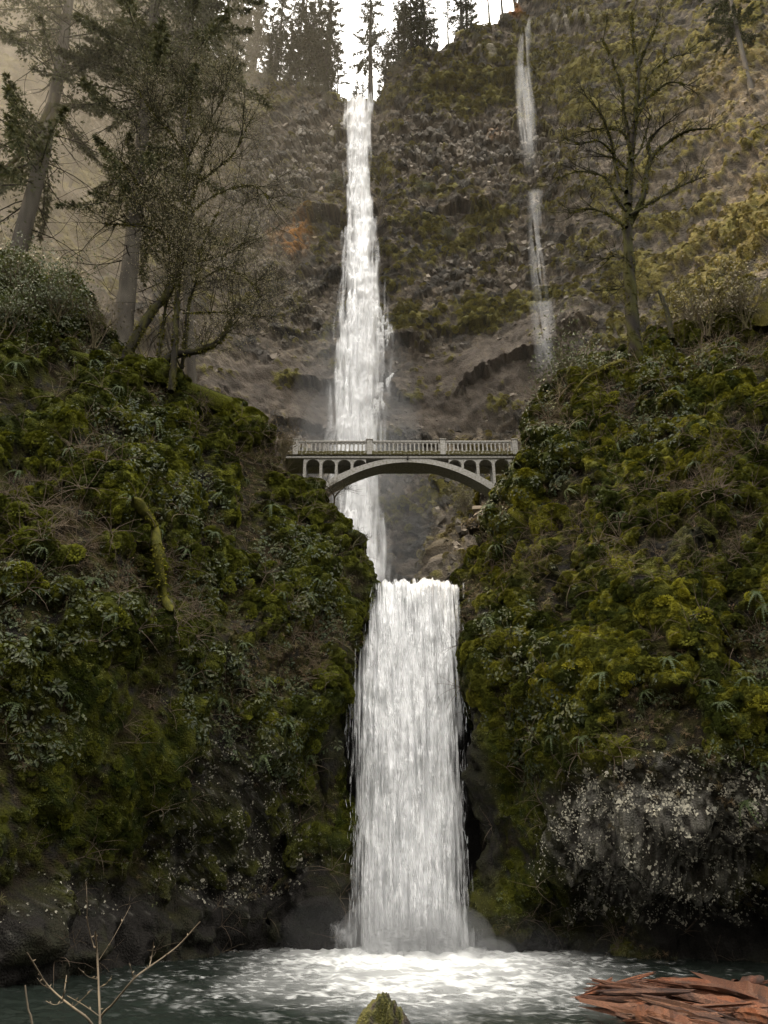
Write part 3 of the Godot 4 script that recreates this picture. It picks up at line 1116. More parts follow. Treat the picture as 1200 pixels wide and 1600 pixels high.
			for b in cnt + 1:
				var bal := put("baluster", me, o)
				bal.position = Vector3(clampf(x0 + step * b, x0 + 0.05, x1 - 0.05), y0 + 0.002, z)
	# drain spout under the crown
	g = Geo.new()
	g.box(Vector3(cx - 0.05, deck - 0.3, -d0 - 0.1), Vector3(cx + 0.05, deck - 0.12, -d0 + 0.08), white, 0.01)
	put("drain_spout", g.commit(mats.iron), o)

# ---------------------------------------------------------------- loose wood and stones
func driftwood_piece(pts: PackedVector3Array, r: float, flat: float) -> ArrayMesh:      # split, weathered timber with torn ends
	var g := Geo.new()
	var sides := 11
	var shade := Color(0.56, 0.17, 0.055).lerp(Color(0.11, 0.046, 0.03), pow(rng.randf(), 1.6)).lerp(Color(0.25, 0.17, 0.12), 0.5 * pow(rng.randf(), 4.0))
	var prof := PackedFloat32Array()
	for q in sides:
		prof.append(rng.randf_range(0.35, 1.2))
	var m := pts.size()
	var dir := (pts[-1] - pts[0]).normalized()
	var side := dir.cross(Vector3.UP).normalized()
	var up := side.cross(dir)
	var ends := PackedFloat32Array()
	for q in sides:
		ends.append(rng.randf_range(-0.8, 3.2) * r)
	for k in m:
		var f := 1.0 - 0.45 * pow(absf(2.0 * k / (m - 1) - 1.0), 3.0)
		for q in sides:
			var a := TAU * q / sides
			var o := side * cos(a) + up * sin(a) * flat
			var rr := r * prof[q] * f * (1.0 + 0.18 * nb.get_noise_2d(k * 0.7 + r * 50, q * 1.9))
			var p := pts[k] + o * rr
			if k == 0:
				p -= dir * ends[q]
			elif k == m - 1:
				p += dir * ends[(q + 3) % sides]
			var w := nb.get_noise_2d(q * 3.7 + r * 90.0, k * 0.22)            # grain runs along the piece
			var c := shade.lerp(Color(0.085, 0.034, 0.022), smoothstep(0.05, 0.35, w)).lerp(Color(0.50, 0.24, 0.14), 0.8 * smoothstep(0.2, 0.5, nb.get_noise_2d(q * 2.3 + 31.0, k * 0.3 + r * 70.0)))
			g.vert(p, (o + Vector3.UP * 0.001).normalized(), c)
	for k in m - 1:
		for q in sides:
			var a0 := k * sides + q
			var a1 := k * sides + (q + 1) % sides
			g.ix.append_array([a0, a1, a0 + sides, a1, a1 + sides, a0 + sides])
	for e in 2:
		var k0 := 0 if e == 0 else (m - 1) * sides
		var c0 := g.vert(pts[0] if e == 0 else pts[-1], -dir if e == 0 else dir, Color(0.2, 0.07, 0.04))
		for q in sides:
			var q2 := (q + 1) % sides
			g.ix.append_array([c0, k0 + q, k0 + q2] if e == 0 else [c0, k0 + q2, k0 + q])
	var flat_ := Geo.new()                              # split wood has facets, not a smooth skin
	for k in range(0, g.ix.size(), 3):
		var a := g.ix[k]
		var b := g.ix[k + 1]
		var e := g.ix[k + 2]
		flat_.face(g.v[a], g.v[e], g.v[b], g.c[a].lerp(g.c[b], 0.5).lerp(g.c[e], 0.33))
	return flat_.commit(mats.driftwood)

func float_at(px: float, py: float, h: float) -> Vector3:      # where that sight line comes down to height h over the pool
	var p := at(px, py, 1.0) - Vector3(0, EYE, 0)
	return Vector3(0, EYE, 0) + p * (h - EYE) / minf(p.y, -0.05)

func build_driftwood() -> void:
	var labels := ["long red-brown splintered driftwood plank lying on the heap at the pool edge", "short broken red-brown driftwood chunk wedged in the heap at the pool edge", "thin red-brown driftwood splinter jutting over the water from the heap"]
	# long planks: [px, py, distance of the left end], [px, py, distance of the right end], radius
	var planks := [
		[[928, 1546, 25.6], [1046, 1524, 26.6], 0.20], [[950, 1537, 25.9], [1075, 1565, 24.4], 0.22], [[952, 1560, 24.9], [1120, 1584, 23.0], 0.26],
		[[985, 1545, 25.3], [1098, 1573, 24.0], 0.24], [[960, 1572, 24.2], [1090, 1592, 22.9], 0.24], [[1000, 1532, 26.0], [1130, 1560, 24.8], 0.18],
		[[1040, 1529, 26.6], [1150, 1545, 25.8], 0.2], [[1080, 1575, 23.8], [1180, 1592, 22.6], 0.26], [[1090, 1556, 24.6], [1215, 1580, 23.4], 0.22],
		[[1140, 1545, 25.6], [1230, 1575, 23.9], 0.3], [[1130, 1540, 26.2], [1225, 1556, 25.2], 0.22], [[1010, 1566, 24.4], [1110, 1568, 24.2], 0.16],
		[[1040, 1548, 25.2], [1170, 1575, 24.0], 0.2], [[1030, 1592, 22.9], [1170, 1606, 22.0], 0.24], [[1120, 1597, 22.4], [1230, 1616, 22.0], 0.26], [[990, 1580, 22.4], [1100, 1612, 22.0], 0.24], [[1060, 1606, 22.4], [1220, 1640, 22.0], 0.3], [[1030, 1575, 22.4], [1200, 1622, 22.0], 0.3], [[1150, 1580, 22.4], [1240, 1600, 22.0], 0.28], [[1060, 1538, 25.9], [1210, 1566, 24.6], 0.2]]
	for q in planks:
		var a := float_at(q[0][0], q[0][1] + 4, rng.randf_range(0.2, 0.5))
		var b := float_at(q[1][0], q[1][1] + 6, rng.randf_range(0.12, 0.4))
		var pts := PackedVector3Array()
		var bend := Vector3(rng.randf_range(-0.12, 0.12), rng.randf_range(-0.05, 0.12), rng.randf_range(-0.12, 0.12))
		for k in 15:
			var t := k / 14.0
			pts.append(a.lerp(b, t) + bend * sin(t * PI))
		tag(put("driftwood_log", driftwood_piece(pts, q[2] * rng.randf_range(0.9, 1.5), rng.randf_range(0.45, 0.7))), labels[0], "driftwood", "long driftwood planks on the heap")
	for k in 40:
		var t := rng.randf()
		var px := lerpf(950, 1215, t)
		var lo := lerpf(1560, 1640, t)
		var hi := lerpf(1532, 1540, t)
		var py := lerpf(hi, lo, rng.randf())
		var c := float_at(px, py, rng.randf_range(0.05, 0.55))
		var dr := Vector3(1, rng.randf_range(-0.2, 0.2), rng.randf_range(-0.3, 1.1)).normalized()
		var l := rng.randf_range(0.3, 1.1)
		var pts := PackedVector3Array()
		for e in 8:
			pts.append(c + dr * (e / 7.0 - 0.5) * 2.0 * l)
		tag(put("driftwood_chunk", driftwood_piece(pts, rng.randf_range(0.04, 0.15), rng.randf_range(0.4, 0.8))), labels[1], "driftwood", "broken driftwood chunks in the heap")
	for k in 16:                                               # the pointed raft end: splinters fanning over the water
		var tip := float_at(rng.randf_range(916, 962), rng.randf_range(1541, 1556), rng.randf_range(0.05, 0.3))
		var a := rng.randf_range(-0.9, 1.05)
		var dr := Vector3(cos(a), rng.randf_range(0.0, 0.25), sin(a))
		var l := rng.randf_range(0.6, 1.5)
		tag(put("driftwood_splinter", driftwood_piece(PackedVector3Array([tip, tip + dr * l * 0.3, tip + dr * l * 0.7, tip + dr * l]), rng.randf_range(0.03, 0.075), 0.8)), labels[2], "driftwood", "splinters at the tip of the heap")
	# the gnarled root end sticking up
	var g := Geo.new()
	for q in [[[1142, 1556], [1160, 1543], [1180, 1550], [1215, 1574]], [[1138, 1558], [1146, 1540], [1152, 1535]], [[1160, 1545], [1172, 1534], [1190, 1532]]]:
		var pts := path(q, 23.2, 0.15)
		g.tube(pts, taper(pts.size(), 0.17, 0.1), 9, Color(0.3, 0.1, 0.045), Color(0.13, 0.055, 0.035), nb, 3.0, 0.4)
	tag(put("driftwood_stump", g.commit(mats.driftwood)), "gnarled reddish root stump sticking up from the driftwood heap", "driftwood")

# ---------------------------------------------------------------- scene
func _ready() -> void:
	# camera
	var cam := Camera3D.new()
	cam.name = "camera"
	cam.position = Vector3(0, EYE, 0)
	cam.rotation_degrees = Vector3(25, 0, 0)
	cam.fov = 69.0
	cam.near = 0.1
	cam.far = 1500.0
	add_child(cam)
	cam.current = true
	# sky, haze, exposure
	var env := Environment.new()
	env.background_mode = Environment.BG_SKY
	var sm := ProceduralSkyMaterial.new()
	sm.sky_top_color = Color(1.0, 0.98, 0.945)
	sm.sky_horizon_color = Color(0.70, 0.69, 0.67)
	sm.sky_curve = 0.35
	sm.ground_bottom_color = Color(0.10, 0.10, 0.09)
	sm.ground_horizon_color = Color(0.16, 0.15, 0.14)
	sm.sky_energy_multiplier = 1.25
	sm.sun_angle_max = 30.0
	var sky := Sky.new()
	sky.sky_material = sm
	env.sky = sky
	env.tonemap_mode = Environment.TONE_MAPPER_LINEAR
	env.tonemap_exposure = 2.42
	env.sdfgi_enabled = true
	env.ssao_enabled = true
	env.ssil_enabled = true
	env.fog_enabled = false
	env.volumetric_fog_enabled = true
	env.volumetric_fog_density = 0.0
	var we := WorldEnvironment.new()
	we.name = "environment"
	we.environment = env
	add_child(we)
	# sun: low-contrast, from high on the left beyond the ridge
	var sun := DirectionalLight3D.new()
	sun.name = "sun"
	sun.light_energy = 0.65
	sun.light_color = Color(1.0, 0.90, 0.74)
	sun.light_angular_distance = 3.0
	sun.shadow_enabled = true
	add_child(sun)
	sun.look_at_from_position(Vector3(-60, 75, -18), Vector3.ZERO)

	rng.seed = 20240
	na = noise_of(FastNoiseLite.TYPE_SIMPLEX_SMOOTH, 11, 4)
	nb = noise_of(FastNoiseLite.TYPE_SIMPLEX_SMOOTH, 23)
	nc = noise_of(FastNoiseLite.TYPE_CELLULAR, 5)
	nc.cellular_return_type = FastNoiseLite.RETURN_DISTANCE
	nc.cellular_distance_function = FastNoiseLite.DISTANCE_EUCLIDEAN
	nv = noise_of(FastNoiseLite.TYPE_CELLULAR, 5)
	nv.cellular_return_type = FastNoiseLite.RETURN_CELL_VALUE
	nv.cellular_distance_function = FastNoiseLite.DISTANCE_EUCLIDEAN
	make_materials()
	print("setup ", Time.get_ticks_msec())

	# ---- terrain
	var left := bluff(true, [[556, 1560], [555, 1480], [551, 1300], [532, 1200], [502, 1090], [520, 1030], [546, 985], [562, 925], [556, 895], [530, 845], [506, 810], [480, 775], [450, 742], [430, 716], [440, 690], [400, 672], [350, 645], [310, 622], [270, 598], [210, 572], [150, 530], [80, 455], [30, 425], [-60, 380], [-200, 330]], 47.0)
	add_zones(left, [
		[5, 170, 1180, 150, 170, 1.0], [5, 80, 1290, 110, 110, 0.9], [5, 290, 1000, 50, 120, 0.7], [5, 520, 1250, 30, 170, 0.9], [5, 60, 600, 90, 120, 0.6],
		[0, 390, 1290, 105, 110, 1.0], [1, 400, 1220, 90, 60, 0.22], [1, 350, 1330, 90, 70, 0.3], [1, 450, 1340, 60, 50, 0.26], [1, 330, 1190, 40, 50, 0.12],
		[4, 120, 1470, 190, 75, 1.0], [4, 330, 1460, 170, 70, 1.0], [4, 480, 1440, 90, 90, 1.0], [4, 545, 1130, 14, 60, 0.8], [1, 60, 1400, 100, 50, 0.12],
		[3, 240, 900, 110, 60, 0.9], [3, 60, 830, 110, 60, 0.8], [3, 470, 1020, 50, 80, 0.8], [3, 440, 700, 80, 40, 0.8], [3, 330, 950, 90, 40, 0.7],
		[2, 110, 770, 80, 100, 0.5], [2, 270, 730, 110, 80, 0.45], [2, 360, 1110, 60, 60, 0.6], [2, 120, 940, 110, 60, 0.5], [2, 60, 680, 70, 80, 0.6], [2, 320, 640, 60, 50, 0.5],
		[0, 520, 800, 40, 90, 0.35], [0, 340, 740, 60, 30, 0.5], [0, 560, 930, 18, 60, 0.5]])
	dress_bluff(left, true)
	var right := bluff(false, [[756, 1560], [756, 1480], [752, 1380], [750, 1250], [762, 1150], [764, 1050], [738, 960], [731, 912], [750, 862], [796, 805], [824, 750], [842, 705], [854, 676], [850, 645], [885, 610], [930, 577], [985, 548], [1060, 522], [1130, 508], [1200, 495], [1300, 470], [1450, 440]], 47.0)
	add_zones(right, [
		[2, 920, 1090, 90, 60, 1.0], [2, 960, 990, 120, 90, 0.8], [2, 1060, 960, 130, 60, 0.9], [2, 950, 900, 90, 120, 0.8], [2, 760, 1120, 60, 80, 0.5], [2, 1000, 700, 120, 100, 0.7], [2, 820, 800, 60, 120, 0.5], [2, 1150, 620, 80, 80, 0.6], [2, 1120, 1090, 80, 50, 0.7],
		[1, 1040, 1320, 150, 95, 1.0], [1, 960, 1280, 70, 70, 0.8], [1, 1130, 1300, 90, 80, 0.7], [1, 1060, 1220, 120, 40, 0.45], [1, 1120, 1400, 80, 30, 0.4], [0, 1040, 1300, 200, 140, 0.8],
		[4, 930, 1440, 200, 40, 0.6], [4, 1110, 1460, 150, 60, 1.0], [4, 820, 1480, 120, 40, 0.9], [4, 736, 1200, 18, 220, 0.9], [4, 1050, 870, 60, 30, 0.6], [4, 870, 900, 40, 50, 0.4],
		[5, 810, 1270, 85, 140, 1.0], [5, 880, 1420, 120, 45, 0.8], [5, 760, 1350, 40, 120, 0.6],
		[0, 1000, 880, 90, 50, 0.7], [0, 860, 850, 50, 70, 0.6], [0, 1130, 690, 60, 70, 0.5], [0, 930, 760, 50, 60, 0.5], [0, 750, 930, 30, 60, 0.4],
		[3, 1130, 1010, 70, 30, 0.9], [3, 1150, 540, 120, 40, 0.7], [3, 900, 650, 70, 50, 0.6], [3, 1060, 790, 90, 50, 0.5], [3, 1180, 1070, 40, 60, 0.7]])
	dress_bluff(right, false)
	var wall := wall_sheet()
	add_zones(wall, [
		[0, 470, 240, 100, 90, 1.0], [0, 740, 230, 130, 70, 1.0], [0, 640, 220, 60, 70, 0.8], [0, 870, 230, 60, 80, 0.8], [0, 380, 350, 60, 120, 0.7], [0, 480, 470, 60, 60, 0.6], [0, 760, 400, 90, 60, 0.5],
		[1, 720, 570, 130, 55, 1.0], [1, 830, 560, 70, 80, 0.9], [1, 690, 640, 90, 40, 0.9], [1, 390, 600, 110, 70, 0.8], [1, 480, 620, 60, 60, 0.9], [1, 440, 360, 40, 40, 0.4],
		[2, 720, 130, 110, 55, 1.0], [2, 800, 90, 60, 60, 0.7], [2, 760, 330, 60, 25, 0.9], [2, 700, 360, 80, 40, 0.6], [2, 740, 480, 120, 40, 0.8], [2, 640, 600, 14, 25, 1.0], [2, 560, 150, 30, 12, 0.6], [2, 960, 120, 130, 130, 0.6], [2, 1100, 400, 120, 120, 0.8], [2, 430, 150, 80, 30, 0.5], [2, 700, 510, 80, 8, 1.0], [2, 440, 590, 30, 16, 0.8], [2, 660, 810, 60, 80, 0.5],
		[3, 462, 375, 26, 40, 1.0], [3, 430, 370, 16, 30, 0.35], [3, 770, 200, 20, 18, 0.3],
		[4, 1130, 130, 110, 130, 0.7], [4, 1150, 350, 90, 120, 0.4], [4, 700, 840, 60, 60, 0.6], [4, 740, 690, 70, 30, 0.7], [4, 80, 250, 160, 250, 0.3], [2, 90, 330, 120, 100, 0.5], [0, 200, 200, 120, 120, 0.6], [4, 850, 640, 40, 40, 0.4],
		[5, 500, 640, 50, 70, 0.8], [5, 500, 320, 40, 14, 0.6], [5, 640, 660, 30, 20, 0.8], [5, 610, 520, 30, 30, 0.6], [5, 640, 860, 90, 70, 0.8], [5, 1030, 430, 40, 50, 0.6], [5, 400, 640, 40, 40, 0.4],
		[6, 890, 20, 45, 25, 1.0], [6, 640, 125, 20, 16, 0.7], [6, 755, 85, 18, 14, 0.7], [6, 1160, 60, 40, 40, 0.5], [7, 805, 12, 22, 20, 1.0]])
	dress_wall(wall)
	tag(put("cliff_left", mesh_of(left, mats.bluff)), "steep mossy bluff with leafy ledges and a dark hollow above the pool, beside the bare multi-stemmed tree", "cliff", "", "structure")
	tag(put("cliff_right", mesh_of(right, mats.bluff)), "mossy cliff with a pale lichen-speckled overhang above the red driftwood", "cliff", "", "structure")
	tag(put("rock_wall", mesh_of(wall, mats.wall)), "tall layered basalt wall behind the bridge with moss on its ledges", "cliff", "", "structure")
	# rock behind the lower fall, stream bed above it, near bank
	var back := sheet(60, 80)
	for j in 80:
		for i in 60:
			var x := lerpf(-4.5, 8.0, i / 59.0)
			var y := lerpf(-2.0, 16.0, j / 79.0)
			back.p[j * 60 + i] = Vector3(x, y, -38.2 + 0.5 * fb(x, y, 0, 0.5))
			back.c[j * 60 + i] = ROCK
	set_normals(back)
	tag(put("rock_face", mesh_of(back, mats.bluff)), "dark wet rock face hidden behind the lower waterfall", "cliff", "", "structure")
	var bed := sheet(50, 60)
	for j in 60:
		for i in 50:
			var z := lerpf(37.6, 100.0, j / 59.0)
			var x := lerpf(-3.0 - (z - 37.6) * 0.5, 6.5 + (z - 37.6) * 0.5, i / 49.0)
			bed.p[j * 50 + i] = Vector3(x, 16.0 + 0.12 * (z - 37.6) + 0.3 * fb(x, 0, z, 0.4), -z)
			bed.c[j * 50 + i] = ROCK
	set_normals(bed)
	tag(put("stream_bed", mesh_of(bed, mats.bluff)), "rocky stream bed under the bridge above the lower waterfall", "ground", "", "structure")
	var bank := sheet(60, 40)
	for j in 40:
		for i in 60:
			var z := lerpf(-14.0, 19.0, j / 39.0)
			var x := lerpf(-30.0, 30.0, i / 59.0)
			bank.p[j * 60 + i] = Vector3(x, lerpf(1.75, -0.9, smoothstep(4.0, 18.5, z)) + 0.12 * fb(x, 0, z, 0.5), -z)
			bank.c[j * 60 + i] = SOIL
	set_normals(bank)
	tag(put("ground", mesh_of(bank, mats.bluff)), "earth bank at the near side of the pool", "ground", "", "structure")
	var wood := sheet(120, 40)  # out of view behind the camera: blocks low sky to darken the lower cliffs
	for j in 40:
		for i in 120:
			var a := lerpf(-2.0, 2.0, i / 119.0)
			var y := lerpf(-1.0, 31.0, j / 39.0)
			var r := 17.0 + 0.35 * y + 3.0 * fb(a * 6.0, y * 0.2, 0, 0.5) + 1.2 * fp(a * 20.0, y * 0.5, 0, 0.6)
			wood.p[j * 120 + i] = Vector3(sin(a) * r * 1.25, y + 4.0 * fb(a * 9.0, 2, 0, 0.6) * smoothstep(8.0, 24.0, y), cos(a) * r)
			wood.c[j * 120 + i] = Color(0.03, 0.036, 0.018)
	set_normals(wood)
	tag(put("unseen_rise", mesh_of(wood, mats.bluff)), "unseen wooded rise behind the viewpoint, placed to darken the lower cliff faces", "hill", "", "structure")
	print("terrain ", Time.get_ticks_msec())

	build_water()
	print("water ", Time.get_ticks_msec())
	build_growth(left, right, wall)
	print("growth ", Time.get_ticks_msec())
	build_trees(left, right, wall)
	print("trees ", Time.get_ticks_msec())
	build_bridge()
	build_driftwood()
	build_small(left, right, wall)
	print("done ", Time.get_ticks_msec())

func make_materials() -> void:
	mats.bluff = grained(0.95, 0.25, 0.8, 8.0, 0.5)
	mats.wall = grained(0.95, 0.3, 0.22, 25.0, 0.62)
	mats.moss = tinted(1.0, 0.2)
	mats.moss.backlight_enabled = true
	mats.moss.backlight = Color(0.5, 0.5, 0.3)
	mats.leaf = tinted(0.5, 0.5)
	mats.leaf.backlight_enabled = true
	mats.leaf.backlight = Color(0.55, 0.6, 0.35)
	mats.fern = tinted(0.6, 0.45)
	mats.fern.backlight_enabled = true
	mats.fern.backlight = Color(0.55, 0.6, 0.35)
	mats.needle = tinted(0.8, 0.3)
	mats.needle.backlight_enabled = true
	mats.needle.backlight = Color(0.5, 0.5, 0.35)
	mats.twig = tinted(0.9, 0.3)
	mats.flake = tinted(0.95, 0.3)
	mats.block = tinted(0.95, 0.3)
	mats.bark = grained(0.95, 0.3, 1.5, 4.0, 0.55)
	mats.driftwood = grained(0.6, 0.45, 2.2, 2.5, 0.28)
	mats.driftwood.uv1_scale = Vector3(0.8, 4.0, 4.0)
	mats.stone = grained(0.7, 0.45, 1.6, 4.0, 0.5)
	var con := func(stain: float, tint: Color) -> StandardMaterial3D:      # one concrete; stain = how much of it algae and soot cover in blotches
		var m := grained(0.9, 0.35, 0.55, 0.6, 0.6)
		m.albedo_color = Color(0.38, 0.365, 0.34).linear_to_srgb()
		var t := noise_tex(0.02, 5, 41, 0.0, 1.0)
		var g := Gradient.new()
		g.offsets = PackedFloat32Array([0.0, clampf(stain - 0.12, 0.01, 0.98), clampf(stain + 0.12, 0.02, 0.99), 1.0])
		g.colors = PackedColorArray([tint * 0.8, tint, Color(0.85, 0.85, 0.85), Color(1, 1, 1)])
		t.color_ramp = g
		m.albedo_texture = t
		return m
	mats.concrete = con.call(0.30, Color(0.78, 0.77, 0.73))
	mats.concrete_green = con.call(0.66, Color(0.46, 0.44, 0.28))
	mats.iron = solid(Color(0.04, 0.035, 0.03), 0.7)
	mats.fall = tinted(0.75, 0.3)
	mats.fall.albedo_color = Color(0.92, 0.925, 0.935).linear_to_srgb()
	mats.fall.transparency = BaseMaterial3D.TRANSPARENCY_ALPHA
	mats.fall.backlight_enabled = true
	mats.fall.backlight = Color(0.42, 0.43, 0.45)
	mats.drop = solid(Color(0.88, 0.90, 0.92), 0.6, 0.4)
	mats.drop.backlight_enabled = true
	mats.drop.backlight = Color(0.4, 0.4, 0.4)
	mats.pool = solid(Color(0.018, 0.024, 0.020), 0.12, 0.5)
	mats.foam = tinted(0.8, 0.3)
	mats.foam.albedo_color = Color(0.92, 0.93, 0.92).linear_to_srgb()
	mats.foam.transparency = BaseMaterial3D.TRANSPARENCY_ALPHA

const LOWER := [[913, 582, 723, 37.6], [922, 580, 723, 37.2], [960, 573, 723, 36.9], [1000, 558, 727, 36.7], [1060, 543, 728, 36.5], [1100, 539, 729, 36.4], [1150, 543, 730, 36.3], [1220, 546, 727, 36.2], [1300, 548, 727, 36.1], [1400, 546, 735, 36.0], [1460, 544, 745, 35.9], [1492, 542, 752, 35.8]]
const UPPER := [[158, 537, 588, 114.6], [175, 535, 588, 113.6], [230, 534, 587, 112.4], [300, 535, 590, 111.6], [400, 530, 600, 110.6], [470, 523, 609, 110.0], [560, 516, 613, 109.4], [640, 506, 614, 108.8], [720, 508, 612, 108.4], [800, 516, 612, 107.8], [930, 524, 622, 107.0]]

func build_water() -> void:
	# pool
	var nx := 360
	var ny := 260
	var pool := sheet(nx, ny)
	var foam := sheet(nx, ny)
	for j in ny:
		for i in nx:
			var z := lerpf(39.0, 14.0, 1.0 - float(j) / (ny - 1))
			var x := lerpf(-22.0, 24.0, float(i) / (nx - 1))
			var r := Vector2((x - 1.6) * 0.95, z - 35.5).length()
			var wx := x + 1.1 * fb(x, 0, z, 0.35)
			var wz := z + 1.1 * fb(x + 40, 0, z, 0.35)
			var wave := 0.10 * fb(x, 0, z, 0.9) * (0.35 + 1.6 * exp(-r * 0.12)) + 0.05 * fb(x, 7, z * 1.6, 2.4)
			var churn := exp(-r * 0.35)
			var h := wave + 0.35 * churn * (0.6 + fb(x, 3, z, 1.5))
			pool.p[j * nx + i] = Vector3(x, h, -z)
			foam.p[j * nx + i] = Vector3(x, h + 0.025, -z)
			var rid := 1.0 - absf(na.get_noise_3d(wx * 0.42, 2.0, wz * 0.62)) * 3.0
			var rid2 := 1.0 - absf(na.get_noise_3d(wx * 1.7, 8.0, wz * 2.3)) * 2.6
			var dens := 1.45 * exp(-pow(r / 5.6, 2.0)) + 0.80 * exp(-pow(Vector2((x - 1.2) * 1.0, (z - 26.5)).length() / 7.4, 2.0)) - 0.60
			var f := smoothstep(0.05, 0.95, dens + 0.42 * rid + 0.30 * rid2 - 0.18)
			f = maxf(f, 0.6 * smoothstep(0.5, 0.95, rid2 * 0.6 + 0.35 * rid + 0.5 * dens))
			f = maxf(f, 0.62 * smoothstep(-0.35, 0.9, dens + 0.25 * fb(wx, 5, wz, 0.5)))
			f *= smoothstep(17.0, 11.0, r)
			foam.c[j * nx + i] = Color(1, 1, 1, clampf(f, 0, 0.97))
	set_normals(pool)
	set_normals(foam)
	tag(put("water", mesh_of(pool, mats.pool)), "dark green plunge pool below the lower waterfall", "pool", "", "structure")
	tag(put("foam", mesh_of(foam, mats.foam)), "white foam streaked over the plunge pool", "foam", "", "stuff")
	# lower fall
	var o := base("lower_waterfall")
	tag(o, "broad white waterfall plunging into the foaming pool", "waterfall")
	put("water_sheet", fall_sheet(LOWER, 220, 520, 1.0, {"amp": 0.26, "soft": 0.13, "thin": 0.34, "rag": 0.75, "bulge": 0.6, "fx": 2.6, "fy": 0.17, "foot": 0.03, "lip": 0.16}), o)
	var veil := []
	for r in LOWER:
		veil.append([r[0], r[1] - 3, r[2] + 3 + 8.0 * smoothstep(1350, 1490, r[0]), r[3] - 0.45])
	put("water_veil", fall_sheet(veil, 220, 520, 17.0, {"amp": 0.28, "soft": 0.16, "veil": -0.12, "alpha": 0.75, "bulge": 0.8, "fx": 4.4, "fy": 0.26, "rag": 0.8, "foot": 0.06, "lip": 0.18}), o)
	put("splash", fall_sheet([[1425, 558, 736, 35.3], [1450, 552, 744, 35.0], [1475, 544, 752, 34.7], [1500, 532, 764, 34.3]], 140, 120, 23.0, {"amp": 0.4, "soft": 0.3, "veil": -0.35, "alpha": 0.6, "bulge": 0.8, "fx": 1.6, "fy": 0.6, "rag": 0.9, "head": 0.6, "foot": 0.1}), o)
	put("side_splash", fall_sheet([[1436, 520, 566, 35.2], [1446, 512, 566, 35.1], [1470, 516, 566, 35.0], [1494, 522, 566, 34.9]], 60, 80, 29.0, {"amp": 0.3, "soft": 0.3, "veil": -0.35, "alpha": 0.26, "bulge": 0.2, "fx": 1.8, "fy": 0.7, "rag": 0.9, "head": 0.2, "foot": 0.2}), o)
	multi("water_threads", drops(LOWER, 900, 0.15, 0.5, 0.007, 0.8, 4), o)
	# upper fall
	o = base("upper_waterfall")
	tag(o, "tall slender white waterfall dropping from the forested rim behind the bridge", "waterfall")
	put("water_sheet", fall_sheet(UPPER, 120, 520, 33.0, {"amp": 1.1, "soft": 0.32, "thin": 0.3, "bulge": 1.0, "fx": 0.42, "fy": 0.055, "rag": 0.7, "lip": 1.2}), o)
	veil = []
	for r in UPPER:
		veil.append([r[0], r[1] + 2, lerpf(r[1], r[2], 0.62), r[3] - 1.6])
	put("water_veil", fall_sheet(veil, 110, 520, 47.0, {"amp": 1.2, "soft": 0.4, "veil": -0.3, "alpha": 0.9, "bulge": 1.0, "fx": 0.5, "fy": 0.075, "rag": 0.7}), o)
	veil = [[420, 520, 600, 108.6], [500, 512, 612, 107.8], [600, 500, 620, 107.2], [690, 488, 616, 106.6], [800, 520, 614, 106.0], [930, 535, 618, 105.4]]
	put("spray_veil", fall_sheet(veil, 90, 300, 61.0, {"amp": 0.8, "soft": 0.45, "veil": -0.7, "alpha": 0.5, "bulge": 1.0, "fx": 0.4, "fy": 0.06, "rag": 0.6, "head": 0.35}), o)
	for q in [[[462, 574, 578, 107.6], [480, 576, 596, 107.4], [496, 580, 612, 107.2], [520, 584, 617, 107.0], [560, 586, 616, 106.8]], [[583, 612, 618, 107.0], [600, 590, 612, 106.8], [630, 570, 606, 106.6], [690, 556, 604, 106.4]]]:
		put("side_stream", fall_sheet(q, 50, 160, 71.0 + q[0][0], {"amp": 0.3, "soft": 0.3, "veil": -0.3, "alpha": 0.5, "bulge": 0.3, "fx": 0.9, "fy": 0.25, "rag": 0.9, "foot": 0.5}), o)
	# thin side fall
	o = base("thin_waterfall")
	tag(o, "thin wispy side waterfall trickling down the wall in broken steps", "waterfall")
	for q in [[[28, 826, 831, 98.0], [60, 808, 832, 98.5], [100, 801, 832, 99.0], [180, 803, 840, 99.0], [250, 812, 842, 99.0], [290, 820, 846, 98.6]], [[104, 801, 836, 98.4], [140, 801, 838, 98.0], [200, 804, 842, 98.0], [260, 816, 842, 97.8]], [[296, 818, 858, 97.4], [310, 820, 850, 97.0], [380, 822, 852, 96.6], [440, 824, 858, 96.0], [500, 826, 866, 95.6]], [[470, 822, 872, 94.6], [500, 826, 872, 94.2], [540, 830, 872, 93.9], [600, 826, 876, 93.4]]]:
		put("strand", fall_sheet(q, 70, 260, 91.0 + q[0][0], {"amp": 0.5, "soft": 0.3, "veil": -0.6, "alpha": 0.17, "bulge": 0.3, "fx": 0.6, "fy": 0.035, "rag": 0.6, "foot": 0.4, "head": 0.04}), o)
	# spray
	var mr := RandomNumberGenerator.new()
	mr.seed = 77
	for k in 9:                                                        # boiling spray where the lower fall lands
		var w := mr.randf_range(1.8, 4.6)
		mist_puff(Vector3(1.5 + mr.randfn() * 1.7, mr.randf_range(-0.3, 0.7), -34.4 + mr.randf_range(-0.6, 1.3)), Vector3(w, w * mr.randf_range(0.5, 0.9), w * 0.7), mr.randf_range(0.10, 0.24))
	mist_puff(Vector3(-2.2, 0.6, -34.6), Vector3(4.4, 3.2, 2.4), 0.030)
	mist_puff(Vector3(4.6, 0.3, -34.2), Vector3(5.0, 2.6, 2.6), 0.020)
	mist_puff(Vector3(6.6, 0.1, -33.2), Vector3(7.0, 1.8, 3.0), 0.010)
